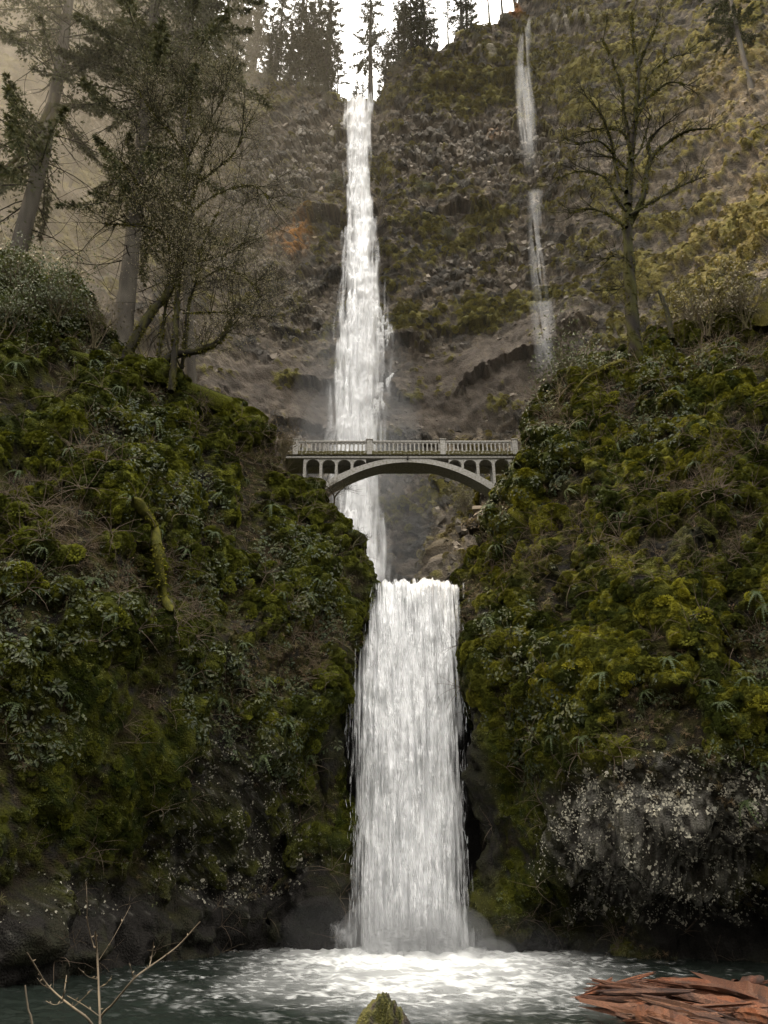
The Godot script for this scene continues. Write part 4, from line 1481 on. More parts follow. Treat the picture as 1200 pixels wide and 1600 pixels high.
	for q in [[556, 650, 22, 44, 0.009], [562, 690, 20, 26, 0.014], [586, 840, 22, 34, 0.013], [560, 560, 14, 40, 0.005]]:
		mist_puff(at(q[0], q[1], 104), Vector3(q[2], q[3], 9), q[4])
	mist_puff(at(600, 330, 88), Vector3(170, 190, 44), 0.0003, Color(1.0, 0.97, 0.92), "thin haze in front of the tall rock wall", "haze")         # thin haze in the amphitheatre
	mist_puff(at(-80, 100, 38), Vector3(50, 56, 26), 0.0085, Color(1.0, 0.955, 0.87), "warm haze among the firs by the leaning fir", "haze")           # sunlit haze in the trees
	mist_puff(at(-60, 60, 40), Vector3(76, 80, 34), 0.0012, Color(1.0, 0.955, 0.87), "warm haze among the firs by the leaning fir", "haze")

func build_growth(left: Sheet, right: Sheet, wall: Sheet) -> void:
	var cushion := cushion_mesh()
	var sprig := sprig_mesh()
	var twig := twig_mesh()
	var flake := flake_mesh()
	var blades := blade_mesh()
	for q in [[left, true, "left bluff"], [right, false, "right cliff"]]:
		var g := grow_on(q[0], q[1])
		print(q[2], " ", g.cushion.size(), " ", g.sprig.size(), " ", g.twig.size(), " ", g.flake.size(), " ", g.litter.size())
		var beside: String = "above the dark hollow beside the bare multi-stemmed tree" if q[1] else "above the pale speckled overhang"
		scatter("moss", "yellow-green moss cushions covering the cliff " + beside, "moss", cushion, g.cushion)
		scatter("ground_cover", "dark green leafy plants on the cliff ledges " + beside, "plants", sprig, g.sprig)
		scatter("brush", "tangled dry brown twigs on the cliff " + beside, "brush", twig, g.twig)
		scatter("dead_grass", "dry brown grass and fronds hanging on the cliff " + beside, "grass", blades, g.blade)
		scatter("lichen", "pale lichen flakes on the bare rock of the cliff " + beside, "lichen", flake, g.flake)
		scatter("leaf_litter", "fallen tan leaves on the cliff " + beside, "leaf litter", flake, g.litter)
	# grassy moss and low bushes on the far wall
	var spots := []
	var bush := []
	var blocks := [[], [], []]
	for k in wall.p.size():
		var q := pix(wall.p[k])
		if q.x < -20 or q.x > 1220 or q.y < -20 or q.y > 930:
			continue
		var u := rng.randf()
		if wall.moss[k] < 0.4 and rng.randf() < (0.05 + 0.20 * wall.rock[k]) * (1.0 - wall.pale[k]):
			var z := rng.randf_range(0.14, 0.42) * (1.0 + 1.2 * pow(rng.randf(), 5.0))
			blocks[rng.randi() % 3].append([Transform3D(basis_on(wall.n[k], 0.2, Vector3(z, z * 0.9, z * rng.randf_range(0.6, 1.2))), wall.p[k] - wall.n[k] * z * 0.3), wall.c[k] * Color(0.93, 0.96, 1.0) * rng.randf_range(0.55, 1.3)])
		if u < (0.16 + 0.12 * wall.pale[k]) * wall.moss[k]:
			var z := rng.randf_range(0.25, 0.85)
			z *= 1.0 - 0.45 * wall.pale[k]
			spots.append([Transform3D(basis_on(wall.n[k], 0.35, Vector3(z, z * 0.7, z)), wall.p[k]), wall.c[k] * rng.randf_range(0.8, 1.35)])
		elif u > 0.995 - 0.03 * smoothstep(-22.0, -40.0, wall.p[k].x):
			var z := rng.randf_range(0.8, 2.2) * (1.0 + 0.8 * smoothstep(-22.0, -40.0, wall.p[k].x))
			bush.append([Transform3D(basis_on(wall.n[k], 0.5, Vector3(z, z, z)), wall.p[k]), Color(0.09, 0.07, 0.05).lerp(Color(0.16, 0.12, 0.07), rng.randf())])
	for e in 3:
		scatter("rubble", "broken basalt blocks studding the tall rock wall behind the bridge", "rock", block_mesh(60 + e), blocks[e])
	scatter("moss", "mossy tufts growing on the tall rock wall behind the bridge", "moss", cushion, spots)
	scatter("brush", "bare brown brush on the tall rock wall behind the bridge", "brush", twig, bush)
	# ferns: things of their own
	var fern := fern_mesh()
	var fl := [[30, 560], [60, 640], [150, 560], [185, 600], [110, 700], [240, 660], [310, 700], [390, 745], [200, 770], [330, 830], [430, 790], [480, 850], [500, 905], [530, 935], [440, 920], [400, 880], [290, 860], [70, 860], [60, 920], [150, 905], [180, 960], [380, 1000], [420, 1060], [300, 1040], [350, 1090], [450, 1120], [480, 1180], [410, 1180], [30, 1100], [110, 1080], [70, 1020], [250, 830], [350, 770], [140, 800], [25, 740]]
	var fr := [[740, 760], [780, 700], [800, 745], [850, 690], [900, 660], [960, 690], [985, 615], [1050, 600], [1100, 560], [1150, 530], [1185, 545], [1020, 560], [880, 760], [960, 800], [1080, 720], [1150, 770], [1190, 820], [1180, 925], [1195, 950], [1190, 1040], [1170, 1060], [1040, 1030], [1060, 1020], [1000, 1080], [870, 1020], [880, 1010], [850, 1060], [905, 1150], [860, 1150], [1190, 1190], [1165, 1250], [1120, 1100], [940, 1050], [770, 850], [765, 960], [830, 940], [1100, 1060]]
	var marks := [[true, 240, 860, "the mossy fallen trunk"], [true, 460, 720, "the left end of the bridge"], [true, 560, 980, "the left edge of the lower waterfall"], [true, 230, 600, "the foot of the multi-stemmed tree"], [true, 40, 520, "the leafy shrub under the leaning fir"], [true, 60, 1060, "the broad leafy bank above the pool"], [true, 400, 1140, "the leafy hump over the dark speckled rock"],
		[false, 800, 720, "the right end of the bridge"], [false, 990, 570, "the foot of the big bare tree"], [false, 1180, 520, "the broad mossy stump"], [false, 1040, 1250, "the pale speckled overhang"], [false, 735, 950, "the right edge of the lower waterfall"], [false, 1050, 860, "the dark crevices halfway up the right cliff"], [false, 1130, 1010, "the ledge of fallen leaves"]]
	var count := {}
	var todo := []
	for q in fl + fr:
		var onleft: bool = q[0] < 600
		var best := -1
		var least := 1e9
		for e in marks.size():
			var gap := Vector2(q[0] - marks[e][1], q[1] - marks[e][2]).length()
			if marks[e][0] == onleft and gap < least:
				least = gap
				best = e
		todo.append([least, best, q])
	todo.sort_custom(func(a, b): return a[0] < b[0])
	for t in todo:
		var onleft: bool = t[2][0] < 600
		var s := left if onleft else right
		var k := pick(s, t[2][0], t[2][1])
		if k < 0:
			continue
		var o := MeshInstance3D.new()
		o.name = numbered("sword_fern")
		o.mesh = fern
		var z := rng.randf_range(0.42, 0.95)
		o.transform = Transform3D(basis_on(s.n[k], 0.6, Vector3(z, z, z)), s.p[k] + s.n[k] * 0.05)
		add_child(o)
		count[t[1]] = count.get(t[1], -1) + 1
		tag(o, "green sword fern, %s to %s" % [(["nearest", "second nearest", "third nearest", "fourth nearest", "fifth nearest", "sixth nearest", "seventh nearest", "eighth nearest", "ninth nearest", "tenth nearest"])[mini(count[t[1]], 9)], marks[t[1]][3]], "fern", "ferns on the left bluff" if onleft else "ferns on the right cliff")

const ORDER := ["nearest", "second", "third", "fourth", "fifth", "sixth", "seventh", "eighth", "ninth", "tenth", "eleventh", "twelfth", "thirteenth", "fourteenth", "fifteenth", "sixteenth", "seventeenth", "eighteenth", "nineteenth", "twentieth", "twenty-first", "twenty-second", "twenty-third", "twenty-fourth", "twenty-fifth", "twenty-sixth", "twenty-seventh", "twenty-eighth", "twenty-ninth", "thirtieth"]

func nth(far: float, spots: Array, lo: float, hi: float) -> String:      # how many of the row stand closer to the fall
	var c := 0
	for q in spots:
		if q[0] >= lo and q[0] < hi and absf((hi if lo < 1 else lo) - q[0]) < far:
			c += 1
	return ORDER[mini(c, 29)]

func build_trees(left: Sheet, right: Sheet, wall: Sheet) -> void:
	var bark := Color(0.045, 0.037, 0.029)
	var mossy := Color(0.072, 0.070, 0.018)
	# conifers on the rim
	var kinds := [ridge_fir(0), ridge_fir(1), ridge_fir(2), ridge_fir(3)]
	var spots := [[346, 96, 0, 0.8], [376, 105, 1, 0.95], [398, 112, 1, 1.0], [419, 118, 2, 0.9], [444, 126, 1, 0.9], [452, 127, 2, 0.8], [478, 131, 1, 0.85], [489, 133, 2, 0.9], [500, 135, 1, 1.0], [510, 139, 2, 0.7], [548, 156, 2, 0.3], [588, 140, 2, 0.4], [606, 112, 1, 0.5], [620, 98, 1, 0.75], [635, 88, 0, 0.6], [660, 78, 2, 0.75], [340, 92, 1, 1.0], [356, 98, 0, 0.9], [366, 102, 1, 1.05], [389, 108, 0, 1.1], [412, 116, 1, 0.8], [426, 120, 0, 1.0], [436, 124, 3, 0.8], [460, 128, 0, 0.9], [471, 130, 1, 1.1], [484, 132, 0, 1.0], [494, 134, 1, 0.9], [506, 136, 0, 1.15], [515, 142, 2, 0.5], [522, 146, 3, 0.6], [556, 156, 2, 0.42], [566, 156, 2, 0.36], [580, 154, 0, 1.2], [600, 118, 2, 0.55], [612, 104, 2, 0.6], [628, 92, 2, 0.95], [642, 82, 1, 0.8], [652, 80, 0, 0.7], [668, 76, 1, 0.95], [684, 72, 2, 0.5], [699, 68, 3, 0.75], [722, 55, 0, 0.8], [734, 52, 1, 0.8], [772, 32, 3, 0.8], [787, 24, 3, 0.9], [812, 2, 0, 0.8], [300, 66, 1, 1.0], [318, 78, 0, 0.9], [276, 50, 0, 1.0], [250, 34, 1, 1.0]]
	var done := {}
	for q in spots:
		var k := pick(wall, q[0], q[1] + 4)
		if k < 0:
			continue
		var o: Node3D = kinds[q[2]] if not done.has(q[2]) else kinds[q[2]].duplicate()
		done[q[2]] = true
		o.name = numbered("fir_tree")
		add_child(o)
		o.position = wall.p[k] + Vector3(0, -0.8, -2.0)
		o.rotation.y = rng.randf() * TAU
		o.scale = Vector3.ONE * q[3] * 1.1
		if q[0] == 580:
			tag(o, "lone tall fir standing right beside the lip of the tall waterfall", "fir tree")
		elif q[0] < 530:
			tag(o, "slim dark fir in the dense row on the rim, %s from the tall waterfall's lip" % nth(530 - q[0], spots, 0, 530), "fir tree", "firs crowding the rim")
		elif q[0] < 600:
			tag(o, "small young fir at the notch where the tall waterfall starts", "fir tree", "young firs at the notch")
		else:
			tag(o, "fir on the mossy rim between the two upper waterfalls, %s from the tall one" % nth(q[0] - 596, spots, 596, 2000), "fir tree", "firs on the mossy rim")
	for q in [[40, 330, 0.62], [110, 280, 0.7], [160, 330, 0.55], [250, 230, 0.6], [330, 200, 0.5], [300, 330, 0.5], [20, 180, 0.7], [130, 140, 0.7], [200, 120, 0.75], [280, 110, 0.6], [70, 400, 0.4], [120, 430, 0.35], [350, 260, 0.35]]:
		var kk := pick(wall, q[0], q[1])
		var fo: Node3D = kinds[1 + int(q[0]) % 2].duplicate()
		fo.name = numbered("hillside_fir_tree")
		add_child(fo)
		fo.position = wall.p[kk] + Vector3(0, -0.8, 0.5)
		fo.rotation.y = rng.randf() * TAU
		fo.scale = Vector3.ONE * q[2]
		tag(fo, "small fir on the hazy hillside behind the leaning fir and the multi-stemmed tree", "fir tree", "firs on the hazy hillside")
	# mossy bare tree on the right cliff
	var k := pick(right, 992, 552)
	var d := -right.p[k].z
	var o := base("maple_tree", right.p[k])
	tag(o, "big leafless mossy tree with spreading limbs on top of the right cliff", "tree")
	var g := Geo.new()
	var off := right.p[k]
	var tips := []
	var limbs := [
		[[[996, 572], [992, 540], [986, 469], [981, 375], [980, 319]], 0.43, 0.29],
		[[[980, 322], [984, 262], [988, 225], [994, 169], [997, 112], [990, 67], [986, 20]], 0.27, 0.05],
		[[[982, 350], [990, 338], [1005, 307], [1009, 277], [1020, 244], [1046, 221], [1076, 204], [1112, 201]], 0.24, 0.05],
		[[[1018, 248], [1013, 225], [1028, 203], [1040, 194]], 0.12, 0.04], [[[979, 355], [949, 334], [919, 326], [890, 333]], 0.12, 0.03],
		[[[979, 300], [967, 285], [960, 250], [954, 217], [937, 176], [911, 146]], 0.15, 0.03], [[[980, 265], [960, 247], [934, 244]], 0.09, 0.03],
		[[[984, 240], [976, 210], [952, 200], [920, 205]], 0.1, 0.03], [[[993, 168], [1020, 146], [1046, 129], [1074, 133]], 0.12, 0.03],
		[[[996, 110], [1012, 68], [1024, 45], [1030, 20]], 0.1, 0.03], [[[984, 336], [1027, 311], [1061, 292], [1098, 277]], 0.1, 0.03],
		[[[978, 330], [960, 305], [945, 277], [905, 268], [868, 280]], 0.1, 0.02], [[[988, 225], [975, 180], [972, 140], [955, 90], [940, 60]], 0.12, 0.03],
		[[[990, 190], [1005, 165], [1012, 120], [1050, 90], [1070, 86]], 0.09, 0.03], [[[983, 405], [960, 400], [948, 404]], 0.07, 0.03], [[[986, 450], [972, 448], [962, 458]], 0.06, 0.03],
		[[[986, 250], [1000, 235], [1010, 205], [1016, 180]], 0.09, 0.03], [[[958, 240], [935, 220], [905, 225], [880, 215]], 0.07, 0.02]]
	var furry := []
	for q in limbs:
		var pts := path(q[0], d, 0.5 if q[1] < 0.4 else 0.1)
		for e in pts.size():
			pts[e] -= off
		furry.append([pts, q[1], q[2]])
		g.tube(pts, taper(pts.size(), q[1], q[2]), 9 if q[1] > 0.1 else 6, bark * 0.6, mossy * 0.8, nb, 1.1, 0.25, 0.02)
		if q[1] < 0.4:
			for e in range(int(pts.size() * 0.35), pts.size(), 2):
				for rep in 2:
					var dr := (pts[e] - pts[e - 1]).normalized() + Vector3(rng.randf_range(-0.9, 0.9), rng.randf_range(-0.3, 0.9), rng.randf_range(-0.9, 0.9))
					shoots(g, tips, pts[e], dr.normalized(), rng.randf_range(0.9, 2.3), 0.035, 1, bark, mossy * 0.8, 0.0)
	put("trunk", g.commit(mats.bark), o)
	put("moss", moss_fur(furry, Color(0.035, 0.036, 0.01), Color(0.13, 0.12, 0.022)), o)
	# multi-stemmed mossy tree on the left bluff, fine twigs with tiny buds
	k = pick(left, 240, 592)
	d = -left.p[k].z
	off = left.p[k]
	o = base("vine_maple_tree", off)
	tag(o, "multi-stemmed mossy tree with a haze of fine budding twigs on the left bluff", "tree")
	g = Geo.new()
	tips = []
	var stems := [
		[[[192, 580], [203, 545], [235, 490], [265, 452], [283, 388], [289, 320], [291, 230], [298, 150], [300, 120]], 0.30, 0.05, 3],
		[[[232, 590], [255, 566], [278, 553], [312, 548], [345, 530], [360, 500], [371, 482]], 0.30, 0.05, 1],
		[[[268, 612], [273, 545], [276, 480], [280, 420], [288, 345], [310, 280], [335, 200]], 0.2, 0.04, 3],
		[[[245, 570], [256, 500], [263, 440], [264, 380], [257, 338]], 0.1, 0.03, 2], [[[284, 575], [295, 480], [306, 440], [313, 395], [340, 330]], 0.11, 0.03, 2],
		[[[283, 392], [250, 362], [215, 352], [165, 350]], 0.09, 0.03, 2], [[[289, 335], [255, 310], [222, 296], [190, 250]], 0.09, 0.03, 2],
		[[[284, 412], [320, 405], [352, 398], [380, 380]], 0.07, 0.02, 2], [[[290, 300], [330, 270], [365, 240], [385, 200]], 0.08, 0.02, 3],
		[[[291, 240], [260, 200], [235, 170], [215, 140]], 0.08, 0.02, 3], [[[291, 250], [320, 200], [345, 160], [355, 130]], 0.07, 0.02, 3],
		[[[276, 560], [284, 578], [292, 590]], 0.05, 0.03, 0], [[[286, 490], [330, 488], [375, 490], [420, 495]], 0.04, 0.015, 1], [[[300, 330], [345, 300], [395, 290], [420, 310]], 0.06, 0.02, 2], [[[310, 440], [350, 420], [390, 440], [410, 470]], 0.05, 0.02, 2]]
	furry = []
	for q in stems:
		var pts := path(q[0], d, 0.6 if q[1] < 0.15 else 0.15)
		for e in pts.size():
			pts[e] -= off
		furry.append([pts, q[1], q[2]])
		g.tube(pts, taper(pts.size(), q[1], q[2]), 8 if q[1] > 0.1 else 5, bark * 0.75, mossy, nb, 1.3, 0.3, 0.0)
		if q[3] > 0:
			for e in range(int(pts.size() * 0.35), pts.size(), 2):
				for rep in q[3] + 1:
					var dr := (pts[e] - pts[e - 1]).normalized() * 0.8 + Vector3(rng.randf_range(-1, 1), rng.randf_range(-0.3, 1), rng.randf_range(-1, 1))
					shoots(g, tips, pts[e], dr.normalized(), rng.randf_range(1.3, 3.0), 0.026, 2, bark * 1.5, mossy * 0.8, -0.03)
	put("trunk", g.commit(mats.bark), o)
	put("moss", moss_fur(furry, Color(0.05, 0.05, 0.012), Color(0.14, 0.13, 0.025)), o)
	put("buds", leaf_cloud(tips, 5, 0.36, 0.042, Color(0.27, 0.22, 0.15), Color(0.14, 0.125, 0.06), mats.leaf), o)
	# big leaning firs at the upper left
	for q in [["leaning fir with a forked bole and drooping boughs in the sunlit haze", [[15, 450], [22, 418], [50, 310], [74, 210], [94, 100], [104, 30], [118, -80], [124, -160]], 0.72, 30, 415, [[[80, 165], [45, 226], [-10, 280]], [[82, 172], [112, 165], [165, 166]], [[88, 150], [80, 200], [60, 260]]]], ["thick straight fir bole behind the multi-stemmed tree with a dense dark crown", [[186, 560], [193, 500], [203, 420], [212, 330], [224, 200], [236, 80], [245, -40], [250, -140]], 0.78, 190, 545, []], ["slender fir rising behind the twigs of the multi-stemmed tree", [[300, 640], [296, 540], [292, 400], [290, 250], [292, 100], [296, -20], [300, -120]], 0.4, 250, 590, []]]:
		k = pick(left, q[3], q[4] + 12)
		d = -left.p[k].z + 3.5
		off = at(q[1][0][0], q[1][0][1], d)
		o = base("leaning_fir_tree" if q[5].size() else ("straight_fir_tree" if q[2] > 0.5 else "slender_fir_tree"), off)
		tag(o, q[0], "fir tree")
		var w := Geo.new()
		g = Geo.new()
		var pts := path(q[1], d)
		for e in pts.size():
			pts[e] -= off
		w.tube(pts, taper(pts.size(), q[2] * 0.8, 0.25), 12, Color(0.13, 0.115, 0.095), Color(0.19, 0.17, 0.14), nb, 0.9, 0.12)
		for fork in q[5]:
			var fpts := path(fork, d - 0.3)
			for e in fpts.size():
				fpts[e] -= off
			w.tube(fpts, taper(fpts.size(), 0.28, 0.1), 8, Color(0.09, 0.075, 0.06), Color(0.13, 0.12, 0.05), nb, 0.9, 0.12)
		var n := pts.size()
		for e in 66 if q[5].size() else (110 if q[2] > 0.5 else 60):
			var t := rng.randf_range(0.30 if q[5].size() else (0.45 if q[2] > 0.5 else 0.62), 1.0)
			var a := rng.randf() * TAU
			var l := rng.randf_range(3.0, 7.5)
			bough(g, w, pts[int(t * (n - 1))], Vector3(cos(a), rng.randf_range(-0.7, -0.05), sin(a)).normalized(), l, 0.06, 0.23, 64.0, Color(0.065, 0.074, 0.04), Color(0.125, 0.125, 0.06))
		for e in 22:                                  # dead hanging limbs
			var t := rng.randf_range(0.22, 0.7)
			var a := rng.randf() * TAU
			shoots(w, [], pts[int(t * (n - 1))], Vector3(cos(a), -0.35, sin(a)).normalized(), rng.randf_range(2.5, 5.5), 0.05, 1, Color(0.06, 0.05, 0.04), Color(0.08, 0.07, 0.04), 0.06)
		put("trunk", w.commit(mats.bark), o)
		put("crown", g.commit(mats.needle), o)
	# fir on the right flank
	k = pick(wall, 1168, 112)
	d = -wall.p[k].z + 0.6
	off = at(1168, 115, d)
	o = base("hillside_fir_tree", off)
	tag(o, "pale-boled fir leaning over the sunlit mossy slope above the bare tree", "fir tree")
	var w2 := Geo.new()
	g = Geo.new()
	var tp := path([[1176, 150], [1167, 110], [1158, 75], [1148, 30], [1138, -20], [1126, -90]], d)
	for e in tp.size():
		tp[e] -= off
	w2.tube(tp, taper(tp.size(), 0.55, 0.25), 10, Color(0.14, 0.125, 0.11), Color(0.18, 0.165, 0.14), nb, 0.9, 0.1)
	for e in 40:
		var t := rng.randf_range(0.5, 1.0)
		var a := rng.randf() * TAU
		bough(g, w2, tp[int(t * (tp.size() - 1))], Vector3(cos(a) - 0.35, rng.randf_range(-0.4, 0.1), sin(a)).normalized(), rng.randf_range(3.0, 6.5), 0.06, 0.36, 45.0, Color(0.034, 0.046, 0.022), Color(0.065, 0.072, 0.03))
	for e in [[[1152, 32], [1120, 30]], [[1157, 70], [1120, 74]]]:
		var bp := path(e, d)
		for z in bp.size():
			bp[z] -= off
		w2.tube(bp, taper(bp.size(), 0.09, 0.03), 5, Color(0.08, 0.07, 0.06), Color(0.08, 0.07, 0.06))
	put("trunk", w2.commit(mats.bark), o)
	put("crown", g.commit(mats.needle), o)
	# shrubs
	shrub("green_shrub", right, 905, 606, 0.8, 4.6, 7, Color(0.055, 0.065, 0.03), Color(0.10, 0.105, 0.05), "tall loose olive-green shrub beside the trunk of the bare tree")
	shrub("green_shrub", right, 880, 622, 0.8, 3.2, 6, Color(0.05, 0.06, 0.03), Color(0.09, 0.095, 0.045), "lower green shrub on the slope under the tall olive shrub")
	shrub("bare_shrub", right, 1100, 522, 1.2, 3.6, 2, Color(0.13, 0.11, 0.05), Color(0.11, 0.09, 0.05), "brownish bare shrub behind the ferns on the cliff top")
	shrub("bare_shrub", right, 1160, 510, 1.2, 3.4, 2, Color(0.14, 0.12, 0.05), Color(0.11, 0.09, 0.05), "brownish bare shrub nearest the mossy stump")
	shrub("leafy_shrub", left, 30, 470, 1.3, 3.4, 6, Color(0.06, 0.07, 0.035), Color(0.11, 0.115, 0.06), "pale green leafy shrub at the foot of the leaning fir")
	shrub("leafy_shrub", left, 90, 500, 1.3, 3.0, 6, Color(0.06, 0.07, 0.035), Color(0.10, 0.11, 0.055), "pale green leafy shrub between the two fir boles")
	shrub("leafy_shrub", left, 5, 520, 1.3, 3.0, 6, Color(0.06, 0.07, 0.035), Color(0.10, 0.11, 0.055), "leafy shrub low on the bluff below the leaning fir")
	shrub("bare_shrub", left, 150, 540, 1.0, 2.8, 1, Color(0.1, 0.08, 0.05), Color(0.1, 0.08, 0.05), "thin reddish-brown shrub beside the straight fir bole")
	shrub("bare_shrub", left, 455, 712, 0.8, 2.0, 1, Color(0.13, 0.09, 0.05), Color(0.11, 0.08, 0.05), "leafless brown shrub in front of the bridge end")
	shrub("bare_shrub", left, 415, 690, 0.8, 1.6, 1, Color(0.13, 0.09, 0.05), Color(0.11, 0.08, 0.05), "small leafless brown shrub up the slope from the bridge end")
	for q in [[350, 100, 3.4], [372, 108, 3.0], [398, 114, 3.6], [420, 122, 3.0], [446, 128, 3.4], [478, 134, 3.8], [500, 140, 3.4], [514, 146, 2.6], [612, 108, 3.4], [636, 90, 3.0], [672, 78, 2.6], [706, 70, 2.6], [745, 50, 2.4], [790, 28, 3.0]]:
		shrub("rim_shrub", wall, q[0], q[1] + 6, 1.3, q[2], 4, Color(0.05, 0.05, 0.026), Color(0.085, 0.08, 0.04), "low dark bush among the firs on the rim " + ("left of the tall waterfall" if q[0] < 560 else "between the two upper waterfalls"), "bushes along the rim")
	shrub("wall_shrub", wall, 657, 302, 1.3, 3.4, 5, Color(0.10, 0.12, 0.07), Color(0.12, 0.14, 0.08), "grey-green bush growing from the rock wall right of the tall waterfall")
	shrub("wall_shrub", wall, 524, 290, 1.1, 3.4, 6, Color(0.06, 0.07, 0.03), Color(0.08, 0.085, 0.04), "olive bush clinging to the wall left of the tall waterfall")
	shrub("wall_shrub", wall, 700, 375, 1.2, 2.6, 5, Color(0.05, 0.06, 0.03), Color(0.07, 0.08, 0.04), "small dark green bush on the wall ledge between the waterfalls")
	shrub("wall_shrub", wall, 722, 800, 1.2, 5.0, 3, Color(0.12, 0.11, 0.05), Color(0.14, 0.12, 0.06), "yellowish bush on the gorge side under the bridge arch")

func build_small(left: Sheet, right: Sheet, _wall: Sheet) -> void:
	# mossy fallen trunk on the left bluff
	var g := Geo.new()
	var ctl := PackedVector3Array()
	for q in [[208, 778], [225, 800], [240, 826], [247, 860], [250, 900], [255, 932], [268, 955]]:
		var k := pick(left, q[0], q[1])
		ctl.append(at(q[0], q[1], -left.p[k].z - 0.35))
	var pts := smooth_path(ctl)
	var fr := taper(pts.size(), 0.26, 0.15)
	fr[0] = 0.05; fr[1] = 0.2; fr[-1] = 0.02
	g.tube(pts, fr, 10, Color(0.10, 0.10, 0.02), Color(0.19, 0.18, 0.028), nb, 2.0, 0.35, 0.0)
	var log_ := put("fallen_tree", g.commit(mats.bark))
	tag(log_, "bent fallen trunk thick with yellow-green moss on the left bluff", "log")
	put("moss", moss_fur([[pts, 0.27, 0.17]], Color(0.09, 0.09, 0.018), Color(0.25, 0.23, 0.03)), log_)
	# mossy root edge and small stumps on the right
	g = Geo.new()
	ctl = PackedVector3Array()
	for q in [[898, 612], [915, 592], [945, 574], [975, 562]]:
		var k := pick(right, q[0], q[1])
		ctl.append(at(q[0], q[1], -right.p[k].z - 0.2))
	pts = smooth_path(ctl)
	g.tube(pts, taper(pts.size(), 0.06, 0.12), 8, Color(0.08, 0.075, 0.02), Color(0.17, 0.155, 0.03), nb, 2.0, 0.4)
	log_ = put("fallen_branch", g.commit(mats.bark))
	put("moss", moss_fur([[pts, 0.12, 0.12]], Color(0.06, 0.06, 0.015), Color(0.2, 0.18, 0.03)), log_)
	tag(log_, "mossy fallen branch along the cliff edge below the bare tree", "log")
	var ks := pick(right, 1044, 528)
	var ds := -right.p[ks].z + 0.3
	g = Geo.new()
	pts = path([[1050, 530], [1044, 495], [1036, 470], [1030, 455]], ds)
	g.tube(pts, taper(pts.size(), 0.17, 0.12), 7, Color(0.05, 0.045, 0.035), Color(0.08, 0.075, 0.03), nb, 2.0, 0.3)
	tag(put("snag", g.commit(mats.bark)), "short dark leaning snag behind the bare tree", "snag")
	ks = pick(right, 1185, 515)
	ds = -right.p[ks].z + 0.2
	g = Geo.new()
	pts = path([[1188, 520], [1190, 490], [1194, 462], [1200, 440]], ds)
	g.tube(pts, taper(pts.size(), 0.75, 0.28), 10, Color(0.07, 0.065, 0.03), Color(0.15, 0.13, 0.03), nb, 1.0, 0.5)
	tag(put("stump", g.commit(mats.bark)), "broad mossy stump on the right cliff top", "stump")
	# bare saplings rooted in the bluff edge below the bridge
	for q in [[520, 786, [[522, 790], [522, 776], [516, 765], [508, 758]], [[522, 778], [530, 768], [540, 760]], 14, "leafless sapling sprouting from the bluff edge under the bridge arch"], [551, 850, [[551, 856], [556, 846], [566, 836]], [[553, 852], [562, 850], [570, 846]], 8, "tiny bare sapling on the bluff edge beside the tall waterfall's foot"]]:
		var k := pick(left, q[0], q[1])
		var d := -left.p[k].z
		g = Geo.new()
		var tips := []
		for lim in [q[2], q[3]]:
			var bp := path(lim, d, 0.1)
			g.tube(bp, taper(bp.size(), 0.06, 0.025), 5, Color(0.035, 0.028, 0.022), Color(0.05, 0.045, 0.02), nb)
			for e in q[4]:
				var b := bp[int(rng.randf_range(0.4, 1.0) * (bp.size() - 1))]
				shoots(g, tips, b, Vector3(rng.randf_range(-0.2, 1.2), rng.randf_range(-0.3, 0.8), rng.randf_range(-0.5, 0.5)).normalized(), rng.randf_range(0.4, 1.0), 0.014, 1, Color(0.035, 0.028, 0.022), Color(0.05, 0.045, 0.02), -0.02)
		tag(put("sapling", g.commit(mats.twig)), q[5], "sapling")
	# slender log leaning beside the lower fall's lip
	g = Geo.new()
	pts = path([[738, 868], [712, 892], [684, 916]], 42.0)
	g.tube(pts, taper(pts.size(), 0.10, 0.07), 6, Color(0.07, 0.06, 0.05), Color(0.11, 0.10, 0.08), nb)
	tag(put("leaning_log", g.commit(mats.bark)), "thin weathered log leaning down to the lip of the lower waterfall", "log")
	# mossy boulder at the near edge of the pool
	var b := sheet(70, 50)
	var c0 := at(604, 1600, 16.6)
	for j in 50:
		for i in 70:
			var a := TAU * i / 69.0 + PI * 0.5
			var t := PI * (j / 49.0) - PI * 0.5
			var dir := Vector3(-sin(a) * cos(t), sin(t), cos(a) * cos(t))
			var r := 1.0 + 0.5 * fb(dir.x * 1.3, dir.y, dir.z, 0.9) + 0.12 * fb(dir.x, dir.y, dir.z, 4.0)
			var p := Vector3(dir.x * 0.66 * r, dir.y * 0.60 * r, dir.z * 0.5 * r)
			p.x *= 1.0 - 0.5 * smoothstep(0.1, 0.7, p.y)
			p.y += 0.24 * smoothstep(0.2, 0.6, p.y)
			b.p[j * 70 + i] = Vector3(c0.x, 0.30, c0.z) + p * 1.02
			var w := fb(dir.x, dir.y * 1.3, dir.z, 1.6) + 0.5 * fb(dir.x, dir.y, dir.z, 5.0)
			b.c[j * 70 + i] = Color(0.07, 0.052, 0.04).lerp(Color(0.16, 0.15, 0.022).lerp(Color(0.08, 0.085, 0.015), smoothstep(-0.2, 0.3, fb(dir.x, dir.y, dir.z, 7.0))), smoothstep(-0.12, 0.05, w))
	set_normals(b)
	tag(put("boulder", mesh_of(b, mats.stone)), "small mossy boulder with a pointed top at the near edge of the pool", "rock")
	# near twigs
	var pale := Color(0.20, 0.165, 0.125)
	var dark := Color(0.16, 0.13, 0.10)
	var o := base("bare_sapling", at(157, 1640, 5.0))
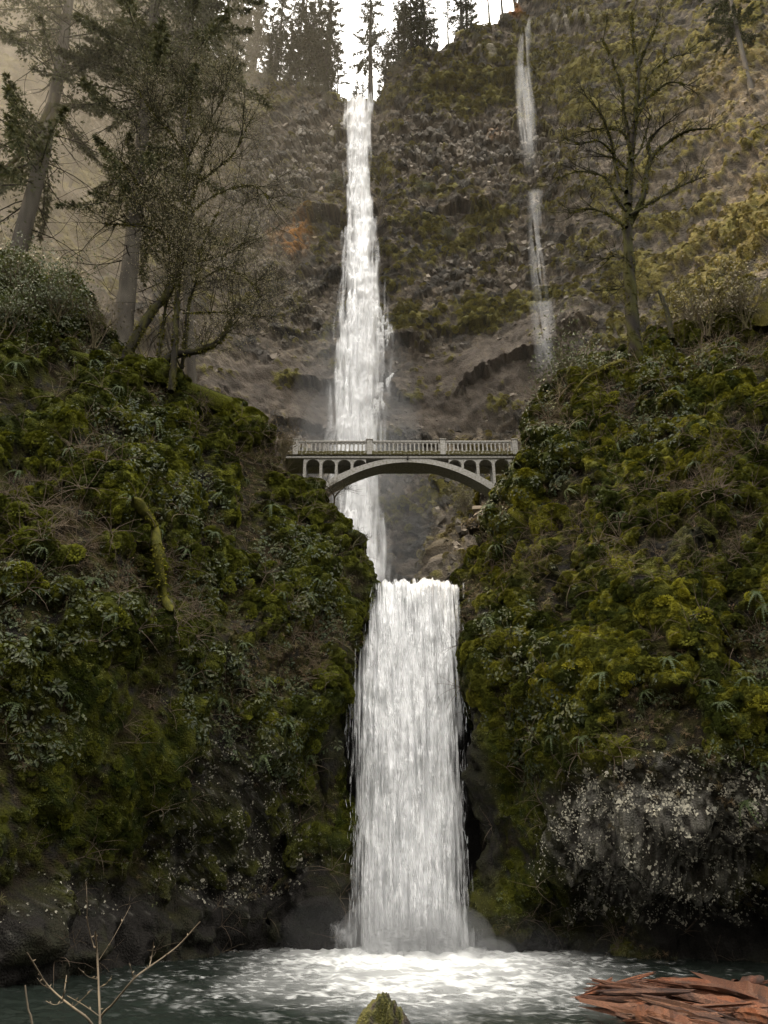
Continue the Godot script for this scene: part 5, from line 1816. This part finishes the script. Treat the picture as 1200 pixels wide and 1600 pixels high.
	tag(o, "pale leafless sapling with buds rising in front of the dark water", "sapling")
	var off := o.position
	for q in [[[[160, 1760], [157, 1640], [156, 1590], [153.7, 1529], [151.6, 1485], [149, 1456]], 0.0085], [[[151, 1480], [146, 1477], [137, 1442], [136, 1410], [134.7, 1377]], 0.004], [[[158, 1650], [157, 1593], [178, 1567], [210, 1529], [236, 1509], [277, 1479], [313, 1440]], 0.0075], [[[233, 1512], [238, 1490], [240.5, 1472]], 0.004], [[[209, 1530], [205, 1515], [201, 1505]], 0.003], [[[160, 1640], [143, 1599], [117, 1576], [96, 1560], [73, 1538], [58, 1514], [42, 1488]], 0.007], [[[98, 1562], [101, 1545], [104, 1524]], 0.004], [[[78, 1545], [66, 1538], [58, 1528]], 0.003], [[[98, 1566], [85, 1570], [72, 1564]], 0.003], [[[115, 1574], [130, 1560], [145, 1545]], 0.003], [[[152, 1530], [138, 1526], [122, 1512]], 0.0025], [[[153, 1543], [165, 1538], [175, 1525]], 0.0025], [[[155, 1588], [130, 1570], [105, 1556]], 0.003], [[[155, 1500], [180, 1460], [204, 1415]], 0.002]]:
		g = Geo.new()
		pts = path(q[0], 5.0, 0.12)
		for e in pts.size():
			pts[e] -= off
		g.tube(pts, taper(pts.size(), q[1], q[1] * 0.5), 6, pale, dark, nb, 9.0, 0.2, -0.1)
		for e in range(3, pts.size(), 4):
			var bd := Vector3(rng.randf_range(-1, 1), rng.randf_range(0.2, 1), rng.randf_range(-1, 1)).normalized()
			g.tube(PackedVector3Array([pts[e], pts[e] + bd * 0.008, pts[e] + bd * 0.02]), PackedFloat32Array([0.003, 0.005, 0.001]), 5, pale, pale)
		put("branch", g.commit(mats.twig), o)
	g = Geo.new()
	pts = path([[60, 1700], [50, 1599], [44, 1576], [39, 1539]], 4.8)
	g.tube(pts, taper(pts.size(), 0.006, 0.004), 6, pale, dark, nb, 9.0, 0.2, -0.1)
	tag(put("twig", g.commit(mats.twig)), "single pale upright twig beside the budding sapling", "twig")
